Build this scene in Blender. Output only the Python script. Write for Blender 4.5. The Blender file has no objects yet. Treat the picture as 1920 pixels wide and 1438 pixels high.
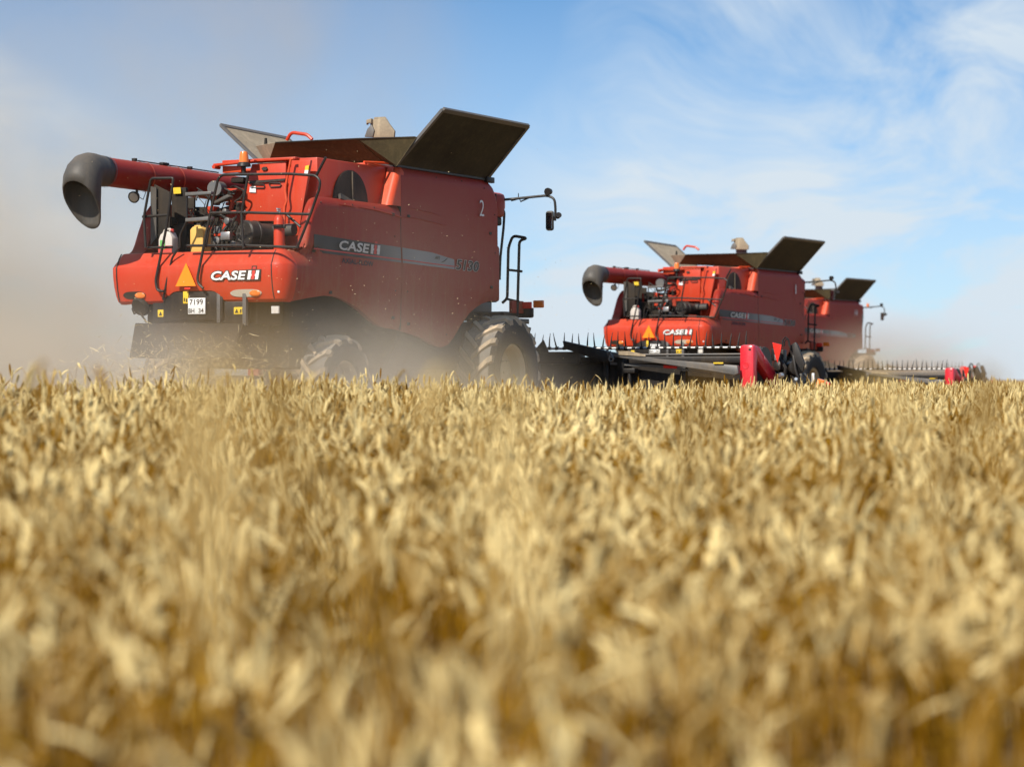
import bpy, bmesh, math, random
import numpy as np
from mathutils import Vector, Matrix
R = math.radians
PI = math.pi
rnd = random.Random(7)
sc = bpy.context.scene
C = sc.collection

# ------------------------------------------------------------------ camera
EYE = 0.79
cam_d = bpy.data.cameras.new("camera")
cam_d.lens = 85.0
cam_d.sensor_width = 36.0
cam_d.clip_start = 0.05
cam_d.clip_end = 9000
cam_d.dof.use_dof = True
cam_d.dof.focus_distance = 34.5
cam_d.dof.aperture_fstop = 1.6
cam = bpy.data.objects.new("camera", cam_d)
C.objects.link(cam)
cam.location = (0, 0, EYE)
cam.rotation_euler = (R(90 - 0.088), 0, 0)
sc.camera = cam

# ------------------------------------------------------------------ light
SUN_AZ, SUN_EL = 212.5, 41.0            # compass bearing of the sun from +Y clockwise, elevation
sun_d = bpy.data.lights.new("sun", 'SUN')
sun_d.energy = 5.0
sun_d.angle = R(0.53)
sun_d.color = (1.0, 0.93, 0.82)
sun = bpy.data.objects.new("sun", sun_d)
C.objects.link(sun)
sdir = Vector((math.sin(R(SUN_AZ)) * math.cos(R(SUN_EL)), math.cos(R(SUN_AZ)) * math.cos(R(SUN_EL)), math.sin(R(SUN_EL))))
sun.rotation_euler = sdir.to_track_quat('Z', 'Y').to_euler()

sc.view_settings.view_transform = 'Standard'
sc.view_settings.look = 'None'
sc.view_settings.exposure = 0.28
sc.view_settings.gamma = 1.0
sc.view_settings.use_curve_mapping = False

CL_X, CL_Z, CL_M = 0.2, 8.8, 5.2
def world_sky():
    w = bpy.data.worlds.new("World")
    sc.world = w
    w.use_nodes = True
    nt = w.node_tree
    nd, ln = nt.nodes, nt.links
    nd.clear()
    out = nd.new('ShaderNodeOutputWorld')
    bg = nd.new('ShaderNodeBackground')
    bg.inputs['Strength'].default_value = 0.098
    sky = nd.new('ShaderNodeTexSky')
    sky.sky_type = 'NISHITA'
    sky.sun_disc = False
    sky.sun_elevation = R(SUN_EL)
    sky.sun_rotation = R(SUN_AZ)
    sky.air_density = 1.25
    sky.dust_density = 0.35
    sky.ozone_density = 4.0
    tc = nd.new('ShaderNodeTexCoord')
    sep = nd.new('ShaderNodeSeparateXYZ')
    ln.new(tc.outputs['Generated'], sep.inputs[0])
    # the photograph's clear, deep sky: the gradient climbs faster above the horizon
    st = nd.new('ShaderNodeVectorMath'); st.operation = 'MULTIPLY_ADD'
    st.inputs[1].default_value = (1, 1, 2.6); st.inputs[2].default_value = (0, 0, 0.02)
    ln.new(tc.outputs['Generated'], st.inputs[0])
    sn = nd.new('ShaderNodeVectorMath'); sn.operation = 'NORMALIZE'
    ln.new(st.outputs[0], sn.inputs[0]); ln.new(sn.outputs[0], sky.inputs['Vector'])
    # cirrus: feathery streaks drawn out along one slanting direction of the sky
    mp = nd.new('ShaderNodeMapping')
    mp.inputs['Rotation'].default_value = (0, R(-32), 0)
    mp.inputs['Scale'].default_value = (4.2, 5.0, 13.0)
    mp.inputs['Location'].default_value = (CL_X, 0.4, CL_Z)
    wv = nd.new('ShaderNodeTexNoise'); wv.inputs['Scale'].default_value = 7.0; wv.inputs['Detail'].default_value = 2
    ln.new(tc.outputs['Generated'], wv.inputs['Vector'])
    wa = nd.new('ShaderNodeVectorMath'); wa.operation = 'MULTIPLY_ADD'
    wa.inputs[1].default_value = (0.10, 0.10, 0.10)
    ln.new(wv.outputs['Color'], wa.inputs[0]); ln.new(tc.outputs['Generated'], wa.inputs[2])
    ln.new(wa.outputs[0], mp.inputs['Vector'])
    n1 = nd.new('ShaderNodeTexNoise')
    n1.inputs['Scale'].default_value = 1.8
    n1.inputs['Detail'].default_value = 9
    n1.inputs['Roughness'].default_value = 0.63
    n1.inputs['Distortion'].default_value = 0.7
    ln.new(mp.outputs[0], n1.inputs['Vector'])
    n2 = nd.new('ShaderNodeTexNoise')
    n2.inputs['Scale'].default_value = 4.5
    n2.inputs['Detail'].default_value = 3
    n2.inputs['Distortion'].default_value = 0.4
    mm = nd.new('ShaderNodeMapping'); mm.inputs['Location'].default_value = (CL_M, 0, CL_M * 0.37)
    ln.new(tc.outputs['Generated'], mm.inputs[0]); ln.new(mm.outputs[0], n2.inputs['Vector'])
    r1 = nd.new('ShaderNodeMapRange'); r1.inputs[1].default_value = 0.39; r1.inputs[2].default_value = 0.63
    r2 = nd.new('ShaderNodeMapRange'); r2.inputs[1].default_value = 0.37; r2.inputs[2].default_value = 0.56
    ln.new(n1.outputs['Fac'], r1.inputs[0]); ln.new(n2.outputs['Fac'], r2.inputs[0])
    mu = nd.new('ShaderNodeMath'); mu.operation = 'MULTIPLY'
    ln.new(r1.outputs[0], mu.inputs[0]); ln.new(r2.outputs[0], mu.inputs[1])
    m2 = nd.new('ShaderNodeMath'); m2.operation = 'MULTIPLY'; m2.inputs[1].default_value = 0.72
    ln.new(mu.outputs[0], m2.inputs[0])
    # a veil of thin high haze that thickens towards the horizon
    vr = nd.new('ShaderNodeMapRange')
    vr.inputs[1].default_value = 0.0; vr.inputs[2].default_value = 0.19
    vr.inputs[3].default_value = 0.85; vr.inputs[4].default_value = 0.0
    ln.new(sep.outputs['Z'], vr.inputs[0])
    mx = nd.new('ShaderNodeMath'); mx.operation = 'MAXIMUM'
    ad = nd.new('ShaderNodeMath'); ad.operation = 'ADD'; ad.use_clamp = True
    ln.new(m2.outputs[0], ad.inputs[0]); ln.new(vr.outputs[0], ad.inputs[1])
    cm = nd.new('ShaderNodeMix'); cm.data_type = 'RGBA'
    ln.new(ad.outputs[0], cm.inputs['Factor'])
    tint = nd.new('ShaderNodeMix'); tint.data_type = 'RGBA'; tint.blend_type = 'MULTIPLY'; tint.inputs['Factor'].default_value = 1.0
    tint.inputs[7].default_value = (0.56, 1.10, 1.36, 1)
    ln.new(sky.outputs[0], tint.inputs[6]); ln.new(tint.outputs[2], cm.inputs[6])
    cm.inputs[7].default_value = (5.8, 6.6, 7.3, 1)
    ln.new(cm.outputs[2], bg.inputs['Color'])
    ln.new(bg.outputs[0], out.inputs['Surface'])
world_sky()

sc.cycles.use_denoising = True
sc.cycles.max_bounces = 8
sc.cycles.volume_bounces = 1
sc.cycles.volume_step_rate = 1.6
sc.cycles.volume_preview_step_rate = 1.6
sc.cycles.volume_max_steps = 96
sc.cycles.transparent_max_bounces = 12

# ------------------------------------------------------------------ materials
def nodes_of(name):
    m = bpy.data.materials.new(name)
    m.use_nodes = True
    nt = m.node_tree
    return m, nt, nt.nodes, nt.links, nt.nodes['Principled BSDF']

def paint(name, base, dust=(0.42, 0.30, 0.18), amount=0.35, rough=0.45, metal=0.0, scale=1.6, coat=0.0, low=None, bump=0.0):
    """paint with worn-in field dust: broad patches, fine specks, and more dust low on the machine (low = height range)"""
    m, nt, nd, ln, bs = nodes_of(name)
    bs.inputs['Metallic'].default_value = metal
    bs.inputs['Coat Weight'].default_value = coat
    bs.inputs['Specular IOR Level'].default_value = 0.3
    bs.inputs['Coat Roughness'].default_value = 0.2
    tc = nd.new('ShaderNodeTexCoord')
    n1 = nd.new('ShaderNodeTexNoise'); n1.inputs['Scale'].default_value = scale; n1.inputs['Detail'].default_value = 8; n1.inputs['Roughness'].default_value = 0.65
    n2 = nd.new('ShaderNodeTexNoise'); n2.inputs['Scale'].default_value = scale * 26; n2.inputs['Detail'].default_value = 3
    ln.new(tc.outputs['Object'], n1.inputs['Vector']); ln.new(tc.outputs['Object'], n2.inputs['Vector'])
    r1 = nd.new('ShaderNodeMapRange'); r1.inputs[1].default_value = 0.32; r1.inputs[2].default_value = 0.75
    ln.new(n1.outputs['Fac'], r1.inputs[0])
    r2 = nd.new('ShaderNodeMapRange'); r2.inputs[1].default_value = 0.45; r2.inputs[2].default_value = 0.75; r2.inputs[4].default_value = 0.5
    ln.new(n2.outputs['Fac'], r2.inputs[0])
    ad = nd.new('ShaderNodeMath'); ad.operation = 'ADD'
    ln.new(r1.outputs[0], ad.inputs[0]); ln.new(r2.outputs[0], ad.inputs[1])
    # dust settles on faces that look up, and rain streaks run down the panels
    gn = nd.new('ShaderNodeNewGeometry'); sg = nd.new('ShaderNodeSeparateXYZ'); ln.new(gn.outputs['Normal'], sg.inputs[0])
    ru = nd.new('ShaderNodeMapRange'); ru.inputs[1].default_value = 0.55; ru.inputs[2].default_value = 1.0; ru.inputs[4].default_value = 1.5
    ln.new(sg.outputs['Z'], ru.inputs[0])
    ms = nd.new('ShaderNodeMapping'); ms.inputs['Scale'].default_value = (9, 9, 0.8); ln.new(tc.outputs['Object'], ms.inputs[0])
    n3 = nd.new('ShaderNodeTexNoise'); n3.inputs['Scale'].default_value = 1.5; n3.inputs['Detail'].default_value = 5; ln.new(ms.outputs[0], n3.inputs['Vector'])
    r3 = nd.new('ShaderNodeMapRange'); r3.inputs[1].default_value = 0.5; r3.inputs[2].default_value = 0.75; r3.inputs[4].default_value = 0.7
    ln.new(n3.outputs['Fac'], r3.inputs[0])
    a2 = nd.new('ShaderNodeMath'); a2.operation = 'ADD'; ln.new(ru.outputs[0], a2.inputs[0]); ln.new(r3.outputs[0], a2.inputs[1])
    a3 = nd.new('ShaderNodeMath'); a3.operation = 'ADD'; ln.new(a2.outputs[0], a3.inputs[0]); ln.new(ad.outputs[0], a3.inputs[1])
    ad = a3
    fac = ad
    if low:
        sp = nd.new('ShaderNodeSeparateXYZ'); ln.new(tc.outputs['Object'], sp.inputs[0])
        rl = nd.new('ShaderNodeMapRange'); rl.inputs[1].default_value = low[1]; rl.inputs[2].default_value = low[0]; rl.inputs[3].default_value = 0.3; rl.inputs[4].default_value = 2.3
        ln.new(sp.outputs['Z'], rl.inputs[0])
        ml = nd.new('ShaderNodeMath'); ml.operation = 'MULTIPLY'
        ln.new(ad.outputs[0], ml.inputs[0]); ln.new(rl.outputs[0], ml.inputs[1]); fac = ml
    mu = nd.new('ShaderNodeMath'); mu.operation = 'MULTIPLY'; mu.inputs[1].default_value = amount; mu.use_clamp = True
    ln.new(fac.outputs[0], mu.inputs[0])
    mx = nd.new('ShaderNodeMix'); mx.data_type = 'RGBA'
    mx.inputs[6].default_value = (*base, 1); mx.inputs[7].default_value = (*dust, 1)
    ln.new(mu.outputs[0], mx.inputs['Factor']); ln.new(mx.outputs[2], bs.inputs['Base Color'])
    rr = nd.new('ShaderNodeMapRange'); rr.inputs[3].default_value = rough; rr.inputs[4].default_value = min(1, rough + 0.45)
    ln.new(mu.outputs[0], rr.inputs[0]); ln.new(rr.outputs[0], bs.inputs['Roughness'])
    if bump:
        bp = nd.new('ShaderNodeBump'); bp.inputs['Strength'].default_value = bump; bp.inputs['Distance'].default_value = 0.01
        ln.new(n1.outputs['Fac'], bp.inputs['Height']); ln.new(bp.outputs[0], bs.inputs['Normal'])
    return m

M = {}
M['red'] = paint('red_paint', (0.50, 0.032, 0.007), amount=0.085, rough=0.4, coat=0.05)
M['red_shaded'] = paint('red_paint_shaded', (0.30, 0.012, 0.004), dust=(0.34, 0.21, 0.11), amount=0.20, rough=0.5, low=(1.3, 3.6))  # same machine red, base darkened to carry the shade of the sides; dust over it
M['red_low'] = paint('divider_red', (0.62, 0.012, 0.03), amount=0.10, rough=0.3, coat=0.4)
M['red_sunlit'] = paint('red_paint_sunlit', (0.62, 0.055, 0.012), amount=0.15, rough=0.4)  # same machine red, sunlight put into the colour as a brighter orange
M['black'] = paint('black_paint', (0.008, 0.008, 0.009), amount=0.05, rough=0.45)
M['dark'] = paint('dark_grime', (0.009, 0.008, 0.007), dust=(0.12, 0.08, 0.045), amount=0.22, rough=0.7, scale=3)
M['grey'] = paint('grey_plastic', (0.060, 0.058, 0.054), amount=0.09, rough=0.5, scale=2)
M['steel'] = paint('dusty_steel', (0.11, 0.115, 0.12), dust=(0.30, 0.22, 0.14), amount=0.25, rough=0.45, metal=0.3, scale=2)
M['bright'] = paint('worn_bright_steel', (0.55, 0.55, 0.55), amount=0.25, rough=0.3, metal=0.9, scale=4)
M['flap'] = paint('tank_flap', (0.007, 0.007, 0.006), dust=(0.16, 0.135, 0.08), amount=0.24, rough=0.6, scale=1.4)
M['flap_brown'] = paint('tank_flap_brown', (0.032, 0.024, 0.009), dust=(0.14, 0.10, 0.045), amount=0.4, rough=0.7, scale=1.2)
M['flap_tan'] = paint('tank_flap_dusty', (0.20, 0.16, 0.11), dust=(0.42, 0.33, 0.22), amount=0.6, rough=0.8, scale=1.2)
M['rubber'] = paint('tyre_rubber', (0.016, 0.016, 0.017), dust=(0.16, 0.13, 0.10), amount=0.12, rough=0.75, scale=3)
M['tread'] = paint('dusty_tread', (0.085, 0.09, 0.095), dust=(0.30, 0.25, 0.19), amount=0.45, rough=0.9, scale=3, bump=0.3)
M['lug'] = paint('muddy_lug', (0.26, 0.21, 0.15), dust=(0.50, 0.38, 0.25), amount=0.7, rough=0.95, scale=5, bump=0.5)
M['rim'] = paint('rim_paint', (0.42, 0.36, 0.24), amount=0.4, rough=0.5)
M['white'] = paint('white_decal', (0.78, 0.77, 0.74), amount=0.10, rough=0.5)
M['dusty_white'] = paint('dusty_white_decal', (0.62, 0.60, 0.56), amount=0.35, rough=0.6)
M['ink'] = paint('black_ink', (0.012, 0.012, 0.014), amount=0.10, rough=0.6)
M['blue_ink'] = paint('navy_ink', (0.010, 0.012, 0.035), amount=0.1, rough=0.6)
M['logo_red'] = paint('logo_red', (0.58, 0.03, 0.03), amount=0.1, rough=0.5)
M['charcoal'] = paint('charcoal_decal', (0.028, 0.030, 0.030), amount=0.28, rough=0.5)
M['silver'] = paint('silver_decal', (0.25, 0.25, 0.245), amount=0.3, rough=0.5)
M['yellow'] = paint('yellow_label', (0.75, 0.50, 0.02), amount=0.15, rough=0.5)
M['slow'] = paint('fluorescent_orange', (1.0, 0.24, 0.004), amount=0.04, rough=0.5)
M['reflector'] = paint('red_reflector', (0.75, 0.02, 0.01), amount=0.05, rough=0.3, coat=0.5)
M['amber'] = paint('amber_lens', (0.80, 0.17, 0.01), amount=0.12, rough=0.2, coat=0.6)
M['lamp_glass'] = paint('clear_lens', (0.50, 0.45, 0.36), amount=0.3, rough=0.2, coat=0.5)
M['card'] = paint('ochre_plastic', (0.72, 0.42, 0.10), amount=0.12, rough=0.6)
M['milk'] = paint('milky_plastic', (0.56, 0.52, 0.47), amount=0.25, rough=0.4)
M['pink'] = paint('red_liquid', (0.55, 0.07, 0.06), amount=0.1, rough=0.3)
M['green'] = paint('green_label', (0.12, 0.42, 0.10), amount=0.1, rough=0.5)
def glass():
    m, nt, nd, ln, bs = nodes_of('cab_glass')
    bs.inputs['Base Color'].default_value = (0.55, 0.66, 0.70, 1)
    bs.inputs['Roughness'].default_value = 0.05
    bs.inputs['Transmission Weight'].default_value = 0.9
    bs.inputs['IOR'].default_value = 1.1
    return m
M['glass'] = glass()
M['mirror'] = paint('mirror_glass', (0.5, 0.55, 0.58), amount=0.1, rough=0.1, metal=1.0)
def mesh_screen():
    m, nt, nd, ln, bs = nodes_of('screen_mesh')
    tc = nd.new('ShaderNodeTexCoord')
    v = nd.new('ShaderNodeTexVoronoi'); v.inputs['Scale'].default_value = 90
    ln.new(tc.outputs['Object'], v.inputs['Vector'])
    n = nd.new('ShaderNodeTexNoise'); n.inputs['Scale'].default_value = 3
    ln.new(tc.outputs['Object'], n.inputs['Vector'])
    cr = nd.new('ShaderNodeMix'); cr.data_type = 'RGBA'
    cr.inputs[6].default_value = (0.006, 0.005, 0.005, 1); cr.inputs[7].default_value = (0.05, 0.028, 0.016, 1)
    mu = nd.new('ShaderNodeMath'); mu.operation = 'MULTIPLY'
    ln.new(v.outputs['Distance'], mu.inputs[0]); ln.new(n.outputs['Fac'], mu.inputs[1])
    m3 = nd.new('ShaderNodeMath'); m3.operation = 'MULTIPLY'; m3.inputs[1].default_value = 2.2; m3.use_clamp = True
    ln.new(mu.outputs[0], m3.inputs[0])
    ln.new(m3.outputs[0], cr.inputs['Factor']); ln.new(cr.outputs[2], bs.inputs['Base Color'])
    bs.inputs['Roughness'].default_value = 0.8
    return m
M['screen'] = mesh_screen()

# ------------------------------------------------------------------ mesh builder
class G:
    def __init__(s):
        s.v, s.f, s.mi, s.cur = [], [], [], 0
    def add(s, vs, fs):
        b = len(s.v)
        s.v += [tuple(p) for p in vs]
        for f in fs:
            s.f.append(tuple(i + b for i in f)); s.mi.append(s.cur)
        return s
    def box(s, p0, p1, bev=0.0, rot=None, piv=None):
        bm = bmesh.new()
        bmesh.ops.create_cube(bm, size=1)
        c = [(a + b) / 2 for a, b in zip(p0, p1)]; d = [abs(b - a) for a, b in zip(p0, p1)]
        for v in bm.verts:
            v.co = Vector((v.co.x * d[0], v.co.y * d[1], v.co.z * d[2]))
        if bev:
            bmesh.ops.bevel(bm, geom=list(bm.edges), offset=min(bev, min(d) * 0.45), segments=2, affect='EDGES', profile=0.5)
        Mx = Matrix.Translation(c)
        if rot is not None:
            Mx = Mx @ rot.to_4x4()
        bm.transform(Mx)
        return s.bm(bm)
    def bm(s, bm):
        bm.verts.index_update()
        s.add([v.co.copy() for v in bm.verts], [[v.index for v in f.verts] for f in bm.faces])
        bm.free()
        return s
    def tube(s, pts, r, n=8, closed=False):
        pts = [Vector(p) for p in pts]
        m = len(pts)
        rs = r if isinstance(r, (list, tuple)) else [r] * m
        t = []
        for i in range(m):
            a = pts[i - 1] if (i or closed) else pts[0]
            b = pts[(i + 1) % m] if (i < m - 1 or closed) else pts[-1]
            t.append((b - a).normalized())
        up = Vector((0, 0, 1)) if abs(t[0].z) < 0.9 else Vector((1, 0, 0))
        nx = t[0].cross(up).normalized()
        vs, fs = [], []
        for i in range(m):
            nx = (nx - t[i] * nx.dot(t[i])).normalized()
            by = t[i].cross(nx)
            for k in range(n):
                a = 2 * PI * k / n
                vs.append(pts[i] + (nx * math.cos(a) + by * math.sin(a)) * rs[i])
        seg = m if closed else m - 1
        for i in range(seg):
            j = (i + 1) % m
            for k in range(n):
                k2 = (k + 1) % n
                fs.append((i * n + k, i * n + k2, j * n + k2, j * n + k))
        if not closed:
            fs.append(tuple(range(n))[::-1]); fs.append(tuple((m - 1) * n + k for k in range(n)))
        return s.add(vs, fs)
    def rail(s, pts, r, n=8, rad=0.06):
        """tube through a polyline with rounded corners"""
        P = [Vector(p) for p in pts]
        o = [P[0]]
        for i in range(1, len(P) - 1):
            a, b, c = P[i - 1], P[i], P[i + 1]
            d = min(rad, (a - b).length * 0.45, (c - b).length * 0.45)
            p, q = b + (a - b).normalized() * d, b + (c - b).normalized() * d
            for k in range(5):
                u = k / 4
                o.append(p.lerp(b, u).lerp(b.lerp(q, u), u))
        o.append(P[-1])
        return s.tube(o, r, n)
    def lathe(s, org, axis, prof, n=24, cap=True, a0=0.0):
        org = Vector(org); ax = Vector(axis).normalized()
        up = Vector((0, 0, 1)) if abs(ax.z) < 0.9 else Vector((1, 0, 0))
        nx = ax.cross(up).normalized(); by = ax.cross(nx)
        vs, fs = [], []
        for (t, r) in prof:
            for k in range(n):
                a = 2 * PI * k / n + a0
                vs.append(org + ax * t + (nx * math.cos(a) + by * math.sin(a)) * r)
        for i in range(len(prof) - 1):
            for k in range(n):
                k2 = (k + 1) % n
                fs.append((i * n + k, i * n + k2, (i + 1) * n + k2, (i + 1) * n + k))
        if cap:
            fs.append(tuple(range(n))[::-1]); fs.append(tuple((len(prof) - 1) * n + k for k in range(n)))
        return s.add(vs, fs)
    def slab(s, pts, th, bev=0.0):
        """flat polygon of given 3-D corner points, thickened by th along its normal"""
        P = [Vector(p) for p in pts]
        nrm = Vector((0, 0, 0))
        for i in range(len(P)):
            a, b = P[i], P[(i + 1) % len(P)]
            nrm += Vector(((a.y - b.y) * (a.z + b.z), (a.z - b.z) * (a.x + b.x), (a.x - b.x) * (a.y + b.y)))
        nrm.normalize()
        n = len(P)
        bm = bmesh.new()
        A = [bm.verts.new(p - nrm * th / 2) for p in P]; B = [bm.verts.new(p + nrm * th / 2) for p in P]
        bm.faces.new(A[::-1]); bm.faces.new(B)
        for i in range(n):
            bm.faces.new((A[i], A[(i + 1) % n], B[(i + 1) % n], B[i]))
        if bev:
            bmesh.ops.bevel(bm, geom=list(bm.edges), offset=bev, segments=2, affect='EDGES', profile=0.5)
        return s.bm(bm)
    def sheet(s, pts, off=(0, 0, 0)):
        return s.add([Vector(p) + Vector(off) for p in pts], [tuple(range(len(pts)))])
    def grid(s, rows, flip=False):
        nu, nv = len(rows), len(rows[0])
        vs = [p for r in rows for p in r]
        fs = []
        for i in range(nu - 1):
            for j in range(nv - 1):
                q = (i * nv + j, i * nv + j + 1, (i + 1) * nv + j + 1, (i + 1) * nv + j)
                fs.append(q[::-1] if flip else q)
        return s.add(vs, fs)
    def text(s, body, p0, ex, ey, width=None, height=None, bold=0.0, fat=0.0, shear=0.0, spacing=1.0, ext=0.002, lift=(0, 0, 0)):
        """lettering: lower-left corner p0, reading direction ex, up direction ey, fitted to width x height"""
        def outline(off):
            cu = bpy.data.curves.new("lettering", 'FONT')
            cu.body = body; cu.size = 1.0; cu.offset = off; cu.shear = shear; cu.space_character = spacing
            cu.extrude = 0.0; cu.resolution_u = 3
            ob = bpy.data.objects.new("lettering", cu); C.objects.link(ob)
            dg = bpy.context.evaluated_depsgraph_get()
            me = ob.evaluated_get(dg).to_mesh()
            co = [v.co.copy() for v in me.vertices]; fs = [tuple(p.vertices) for p in me.polygons]
            ob.evaluated_get(dg).to_mesh_clear()
            bpy.data.objects.remove(ob); bpy.data.curves.remove(cu)
            return co, fs
        co, fs = outline(bold)
        x0 = min(c.x for c in co); x1 = max(c.x for c in co); y0 = min(c.y for c in co); y1 = max(c.y for c in co)
        sx = width / (x1 - x0) if width else height / (y1 - y0)
        sy = height / (y1 - y0) if height else sx
        if fat:                                           # a fatter copy laid exactly round the same letters
            co, fs = outline(bold + fat)
        ex, ey, p0 = Vector(ex), Vector(ey), Vector(p0) + Vector(lift)
        nz = ex.cross(ey).normalized()
        vs = [p0 + ex * ((c.x - x0) * sx) + ey * ((c.y - y0) * sy) + nz * ext for c in co]
        return s.add(vs, fs)
    def build(s, name, mats, parent=None, ang=35, label=None, loc=None):
        me = bpy.data.meshes.new(name)
        me.from_pydata([tuple(v) for v in s.v], [], s.f)
        mats = mats if isinstance(mats, (list, tuple)) else [mats]
        for m in mats:
            me.materials.append(M[m] if isinstance(m, str) else m)
        if len(mats) > 1:
            me.polygons.foreach_set('material_index', s.mi)
        me.polygons.foreach_set('use_smooth', [True] * len(me.polygons))
        me.set_sharp_from_angle(angle=R(ang))
        me.update()
        o = bpy.data.objects.new(name, me)
        C.objects.link(o)
        if parent:
            o.parent = parent
        if label:
            o['label'] = label
        return o

def tag(o, label, cat, group=None):
    o['label'] = label; o['category'] = cat
    if group:
        o['group'] = group
    return o
def structure(o):
    o['kind'] = 'structure'; return o
def stuff(o, label, cat):
    o['kind'] = 'stuff'; o['label'] = label; o['category'] = cat; return o
def empty(name, loc=(0, 0, 0), rz=0.0, parent=None):
    e = bpy.data.objects.new(name, None)
    C.objects.link(e); e.location = loc; e.rotation_euler = (0, 0, rz); e.empty_display_size = 0.3
    e.parent = parent
    return e

# ------------------------------------------------------------------ where the machines stand
HEAD1, HEAD2, HEAD3 = R(28.0), 0.52853, 0.57682
O1 = (-4.3963, 33.6925, 0.0)
O2 = (3.6317, 61.5387, -0.236)
O3 = (9.4333, 92.3402, -0.025)
def to_frame(o, h, x, y):
    dx, dy = x - o[0], y - o[1]
    return dx * math.sin(h) + dy * math.cos(h), -dx * math.cos(h) + dy * math.sin(h)
def from_frame(o, h, u, v):
    return o[0] + u * math.sin(h) - v * math.cos(h), o[1] + u * math.cos(h) + v * math.sin(h)

# ------------------------------------------------------------------ ground
def ground_z(x, y):
    def interp(t, xs, zs):
        if t <= xs[0]: return zs[0]
        for i in range(len(xs) - 1):
            if t <= xs[i + 1]:
                k = (t - xs[i]) / (xs[i + 1] - xs[i]); k = k * k * (3 - 2 * k)
                return zs[i] + (zs[i + 1] - zs[i]) * k
        return zs[-1]
    if y < 33:
        k = max(0.0, 1 - max(y, -5) / 33)
        z = -0.56 * k ** 1.5
    else:
        z = interp(y, [33, 46, 64, 84, 95, 130, 400, 4000], [0, -0.02, -0.236, -0.12, -0.025, -0.12, -0.25, 0.25])
    # a low swell of the field, left of the camera's line
    def sm(a, b, t):
        t = max(0.0, min(1.0, (t - a) / (b - a))); return t * t * (3 - 2 * t)
    return z + 0.20 * sm(1.5, -4.0, x) * sm(9, 19, y) * (1 - sm(27.5, 33, y))
def spaced(a, b, fine0, fine1, st):
    out = list(np.arange(fine0, fine1 + 1e-6, st))
    d, t = st, fine1
    while t < b:
        d *= 1.22; t += d; out.append(min(t, b))
    d, t = st, fine0
    pre = []
    while t > a:
        d *= 1.22; t -= d; pre.append(max(t, a))
    return pre[::-1] + out
def make_ground():
    xs = spaced(-4500, 4500, -24, 40, 2.0); ys = spaced(-900, 7000, -4, 110, 1.5)
    g = G()
    g.grid([[(x, y, ground_z(x, y)) for x in xs] for y in ys], flip=True)
    m, nt, nd, ln, bs = nodes_of('stubble_soil')
    tc = nd.new('ShaderNodeTexCoord')
    n1 = nd.new('ShaderNodeTexNoise'); n1.inputs['Scale'].default_value = 0.05; n1.inputs['Detail'].default_value = 4
    n2 = nd.new('ShaderNodeTexNoise'); n2.inputs['Scale'].default_value = 14; n2.inputs['Detail'].default_value = 6
    mp = nd.new('ShaderNodeMapping'); mp.inputs['Scale'].default_value = (1.0, 0.35, 1)
    ln.new(tc.outputs['Object'], mp.inputs[0]); ln.new(tc.outputs['Object'], n1.inputs['Vector']); ln.new(mp.outputs[0], n2.inputs['Vector'])
    cr = nd.new('ShaderNodeValToRGB')
    cr.color_ramp.elements[0].color = (0.05, 0.026, 0.006, 1); cr.color_ramp.elements[0].position = 0.3
    cr.color_ramp.elements[1].color = (0.34, 0.21, 0.075, 1); cr.color_ramp.elements[1].position = 0.7
    ln.new(n2.outputs['Fac'], cr.inputs[0])
    mx = nd.new('ShaderNodeMix'); mx.data_type = 'RGBA'
    mx.inputs[7].default_value = (0.36, 0.24, 0.10, 1)
    ln.new(n1.outputs['Fac'], mx.inputs['Factor']); ln.new(cr.outputs[0], mx.inputs[6])
    ln.new(mx.outputs[2], bs.inputs['Base Color']); bs.inputs['Roughness'].default_value = 1.0
    bp = nd.new('ShaderNodeBump'); bp.inputs['Strength'].default_value = 0.6; bp.inputs['Distance'].default_value = 0.05
    ln.new(n2.outputs['Fac'], bp.inputs['Height']); ln.new(bp.outputs[0], bs.inputs['Normal'])
    o = structure(g.build('ground', m))
    o['label'] = 'tan farmland of stubble and dry soil running to the horizon'
    return o
make_ground()

# ================================================================== the combine harvester
# frame of one machine: x forward, y to its left, z up; origin on the ground under the middle of its rear face
WB = 1.475
def lerp_tab(t, tab):
    if t <= tab[0][0]: return tab[0][1]
    for (a, va), (b, vb) in zip(tab, tab[1:]):
        if t <= b:
            return va + (vb - va) * (t - a) / (b - a)
    return tab[-1][1]
HOOD_PROF = [(2.585, 0.19), (2.578, 0.15), (2.565, 0.135), (2.385, 0.004), (2.375, 0.0), (2.25, 0.004), (2.10, 0.022), (1.98, 0.048), (1.90, 0.078), (1.86, 0.12)]
def hood_off(z):
    return lerp_tab(-z, [(-a, b) for a, b in HOOD_PROF])
ZTOP_R = [(0.30, 2.575), (0.42, 2.60), (0.50, 2.66), (0.57, 2.78), (0.66, 3.02), (0.74, 3.20), (0.80, 3.29), (0.88, 3.345), (1.0, 3.36), (3.12, 3.36)]
ZBOT_R = [(0.30, 1.86), (0.36, 1.88), (0.7, 1.93), (1.05, 1.97), (1.44, 1.96), (1.8, 1.87), (2.1, 1.77), (2.31, 1.66), (2.6, 1.56), (3.12, 1.52)]
ZTOP_F = [(3.13, 3.94), (5.75, 3.94), (5.92, 3.925), (6.03, 3.87), (6.10, 3.78), (6.14, 3.62), (6.145, 3.4)]
ZTOP_L = [(3.13, 3.36), (5.9, 3.36), (6.08, 3.30), (6.145, 3.1)]
ZBOT_F = [(3.13, 1.52), (3.8, 1.42), (4.2, 1.30), (4.4, 1.28), (4.62, 1.33), (4.8, 1.45), (5.0, 1.63), (5.3, 1.84), (5.61, 1.97), (5.9, 2.03), (6.145, 2.04)]
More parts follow.
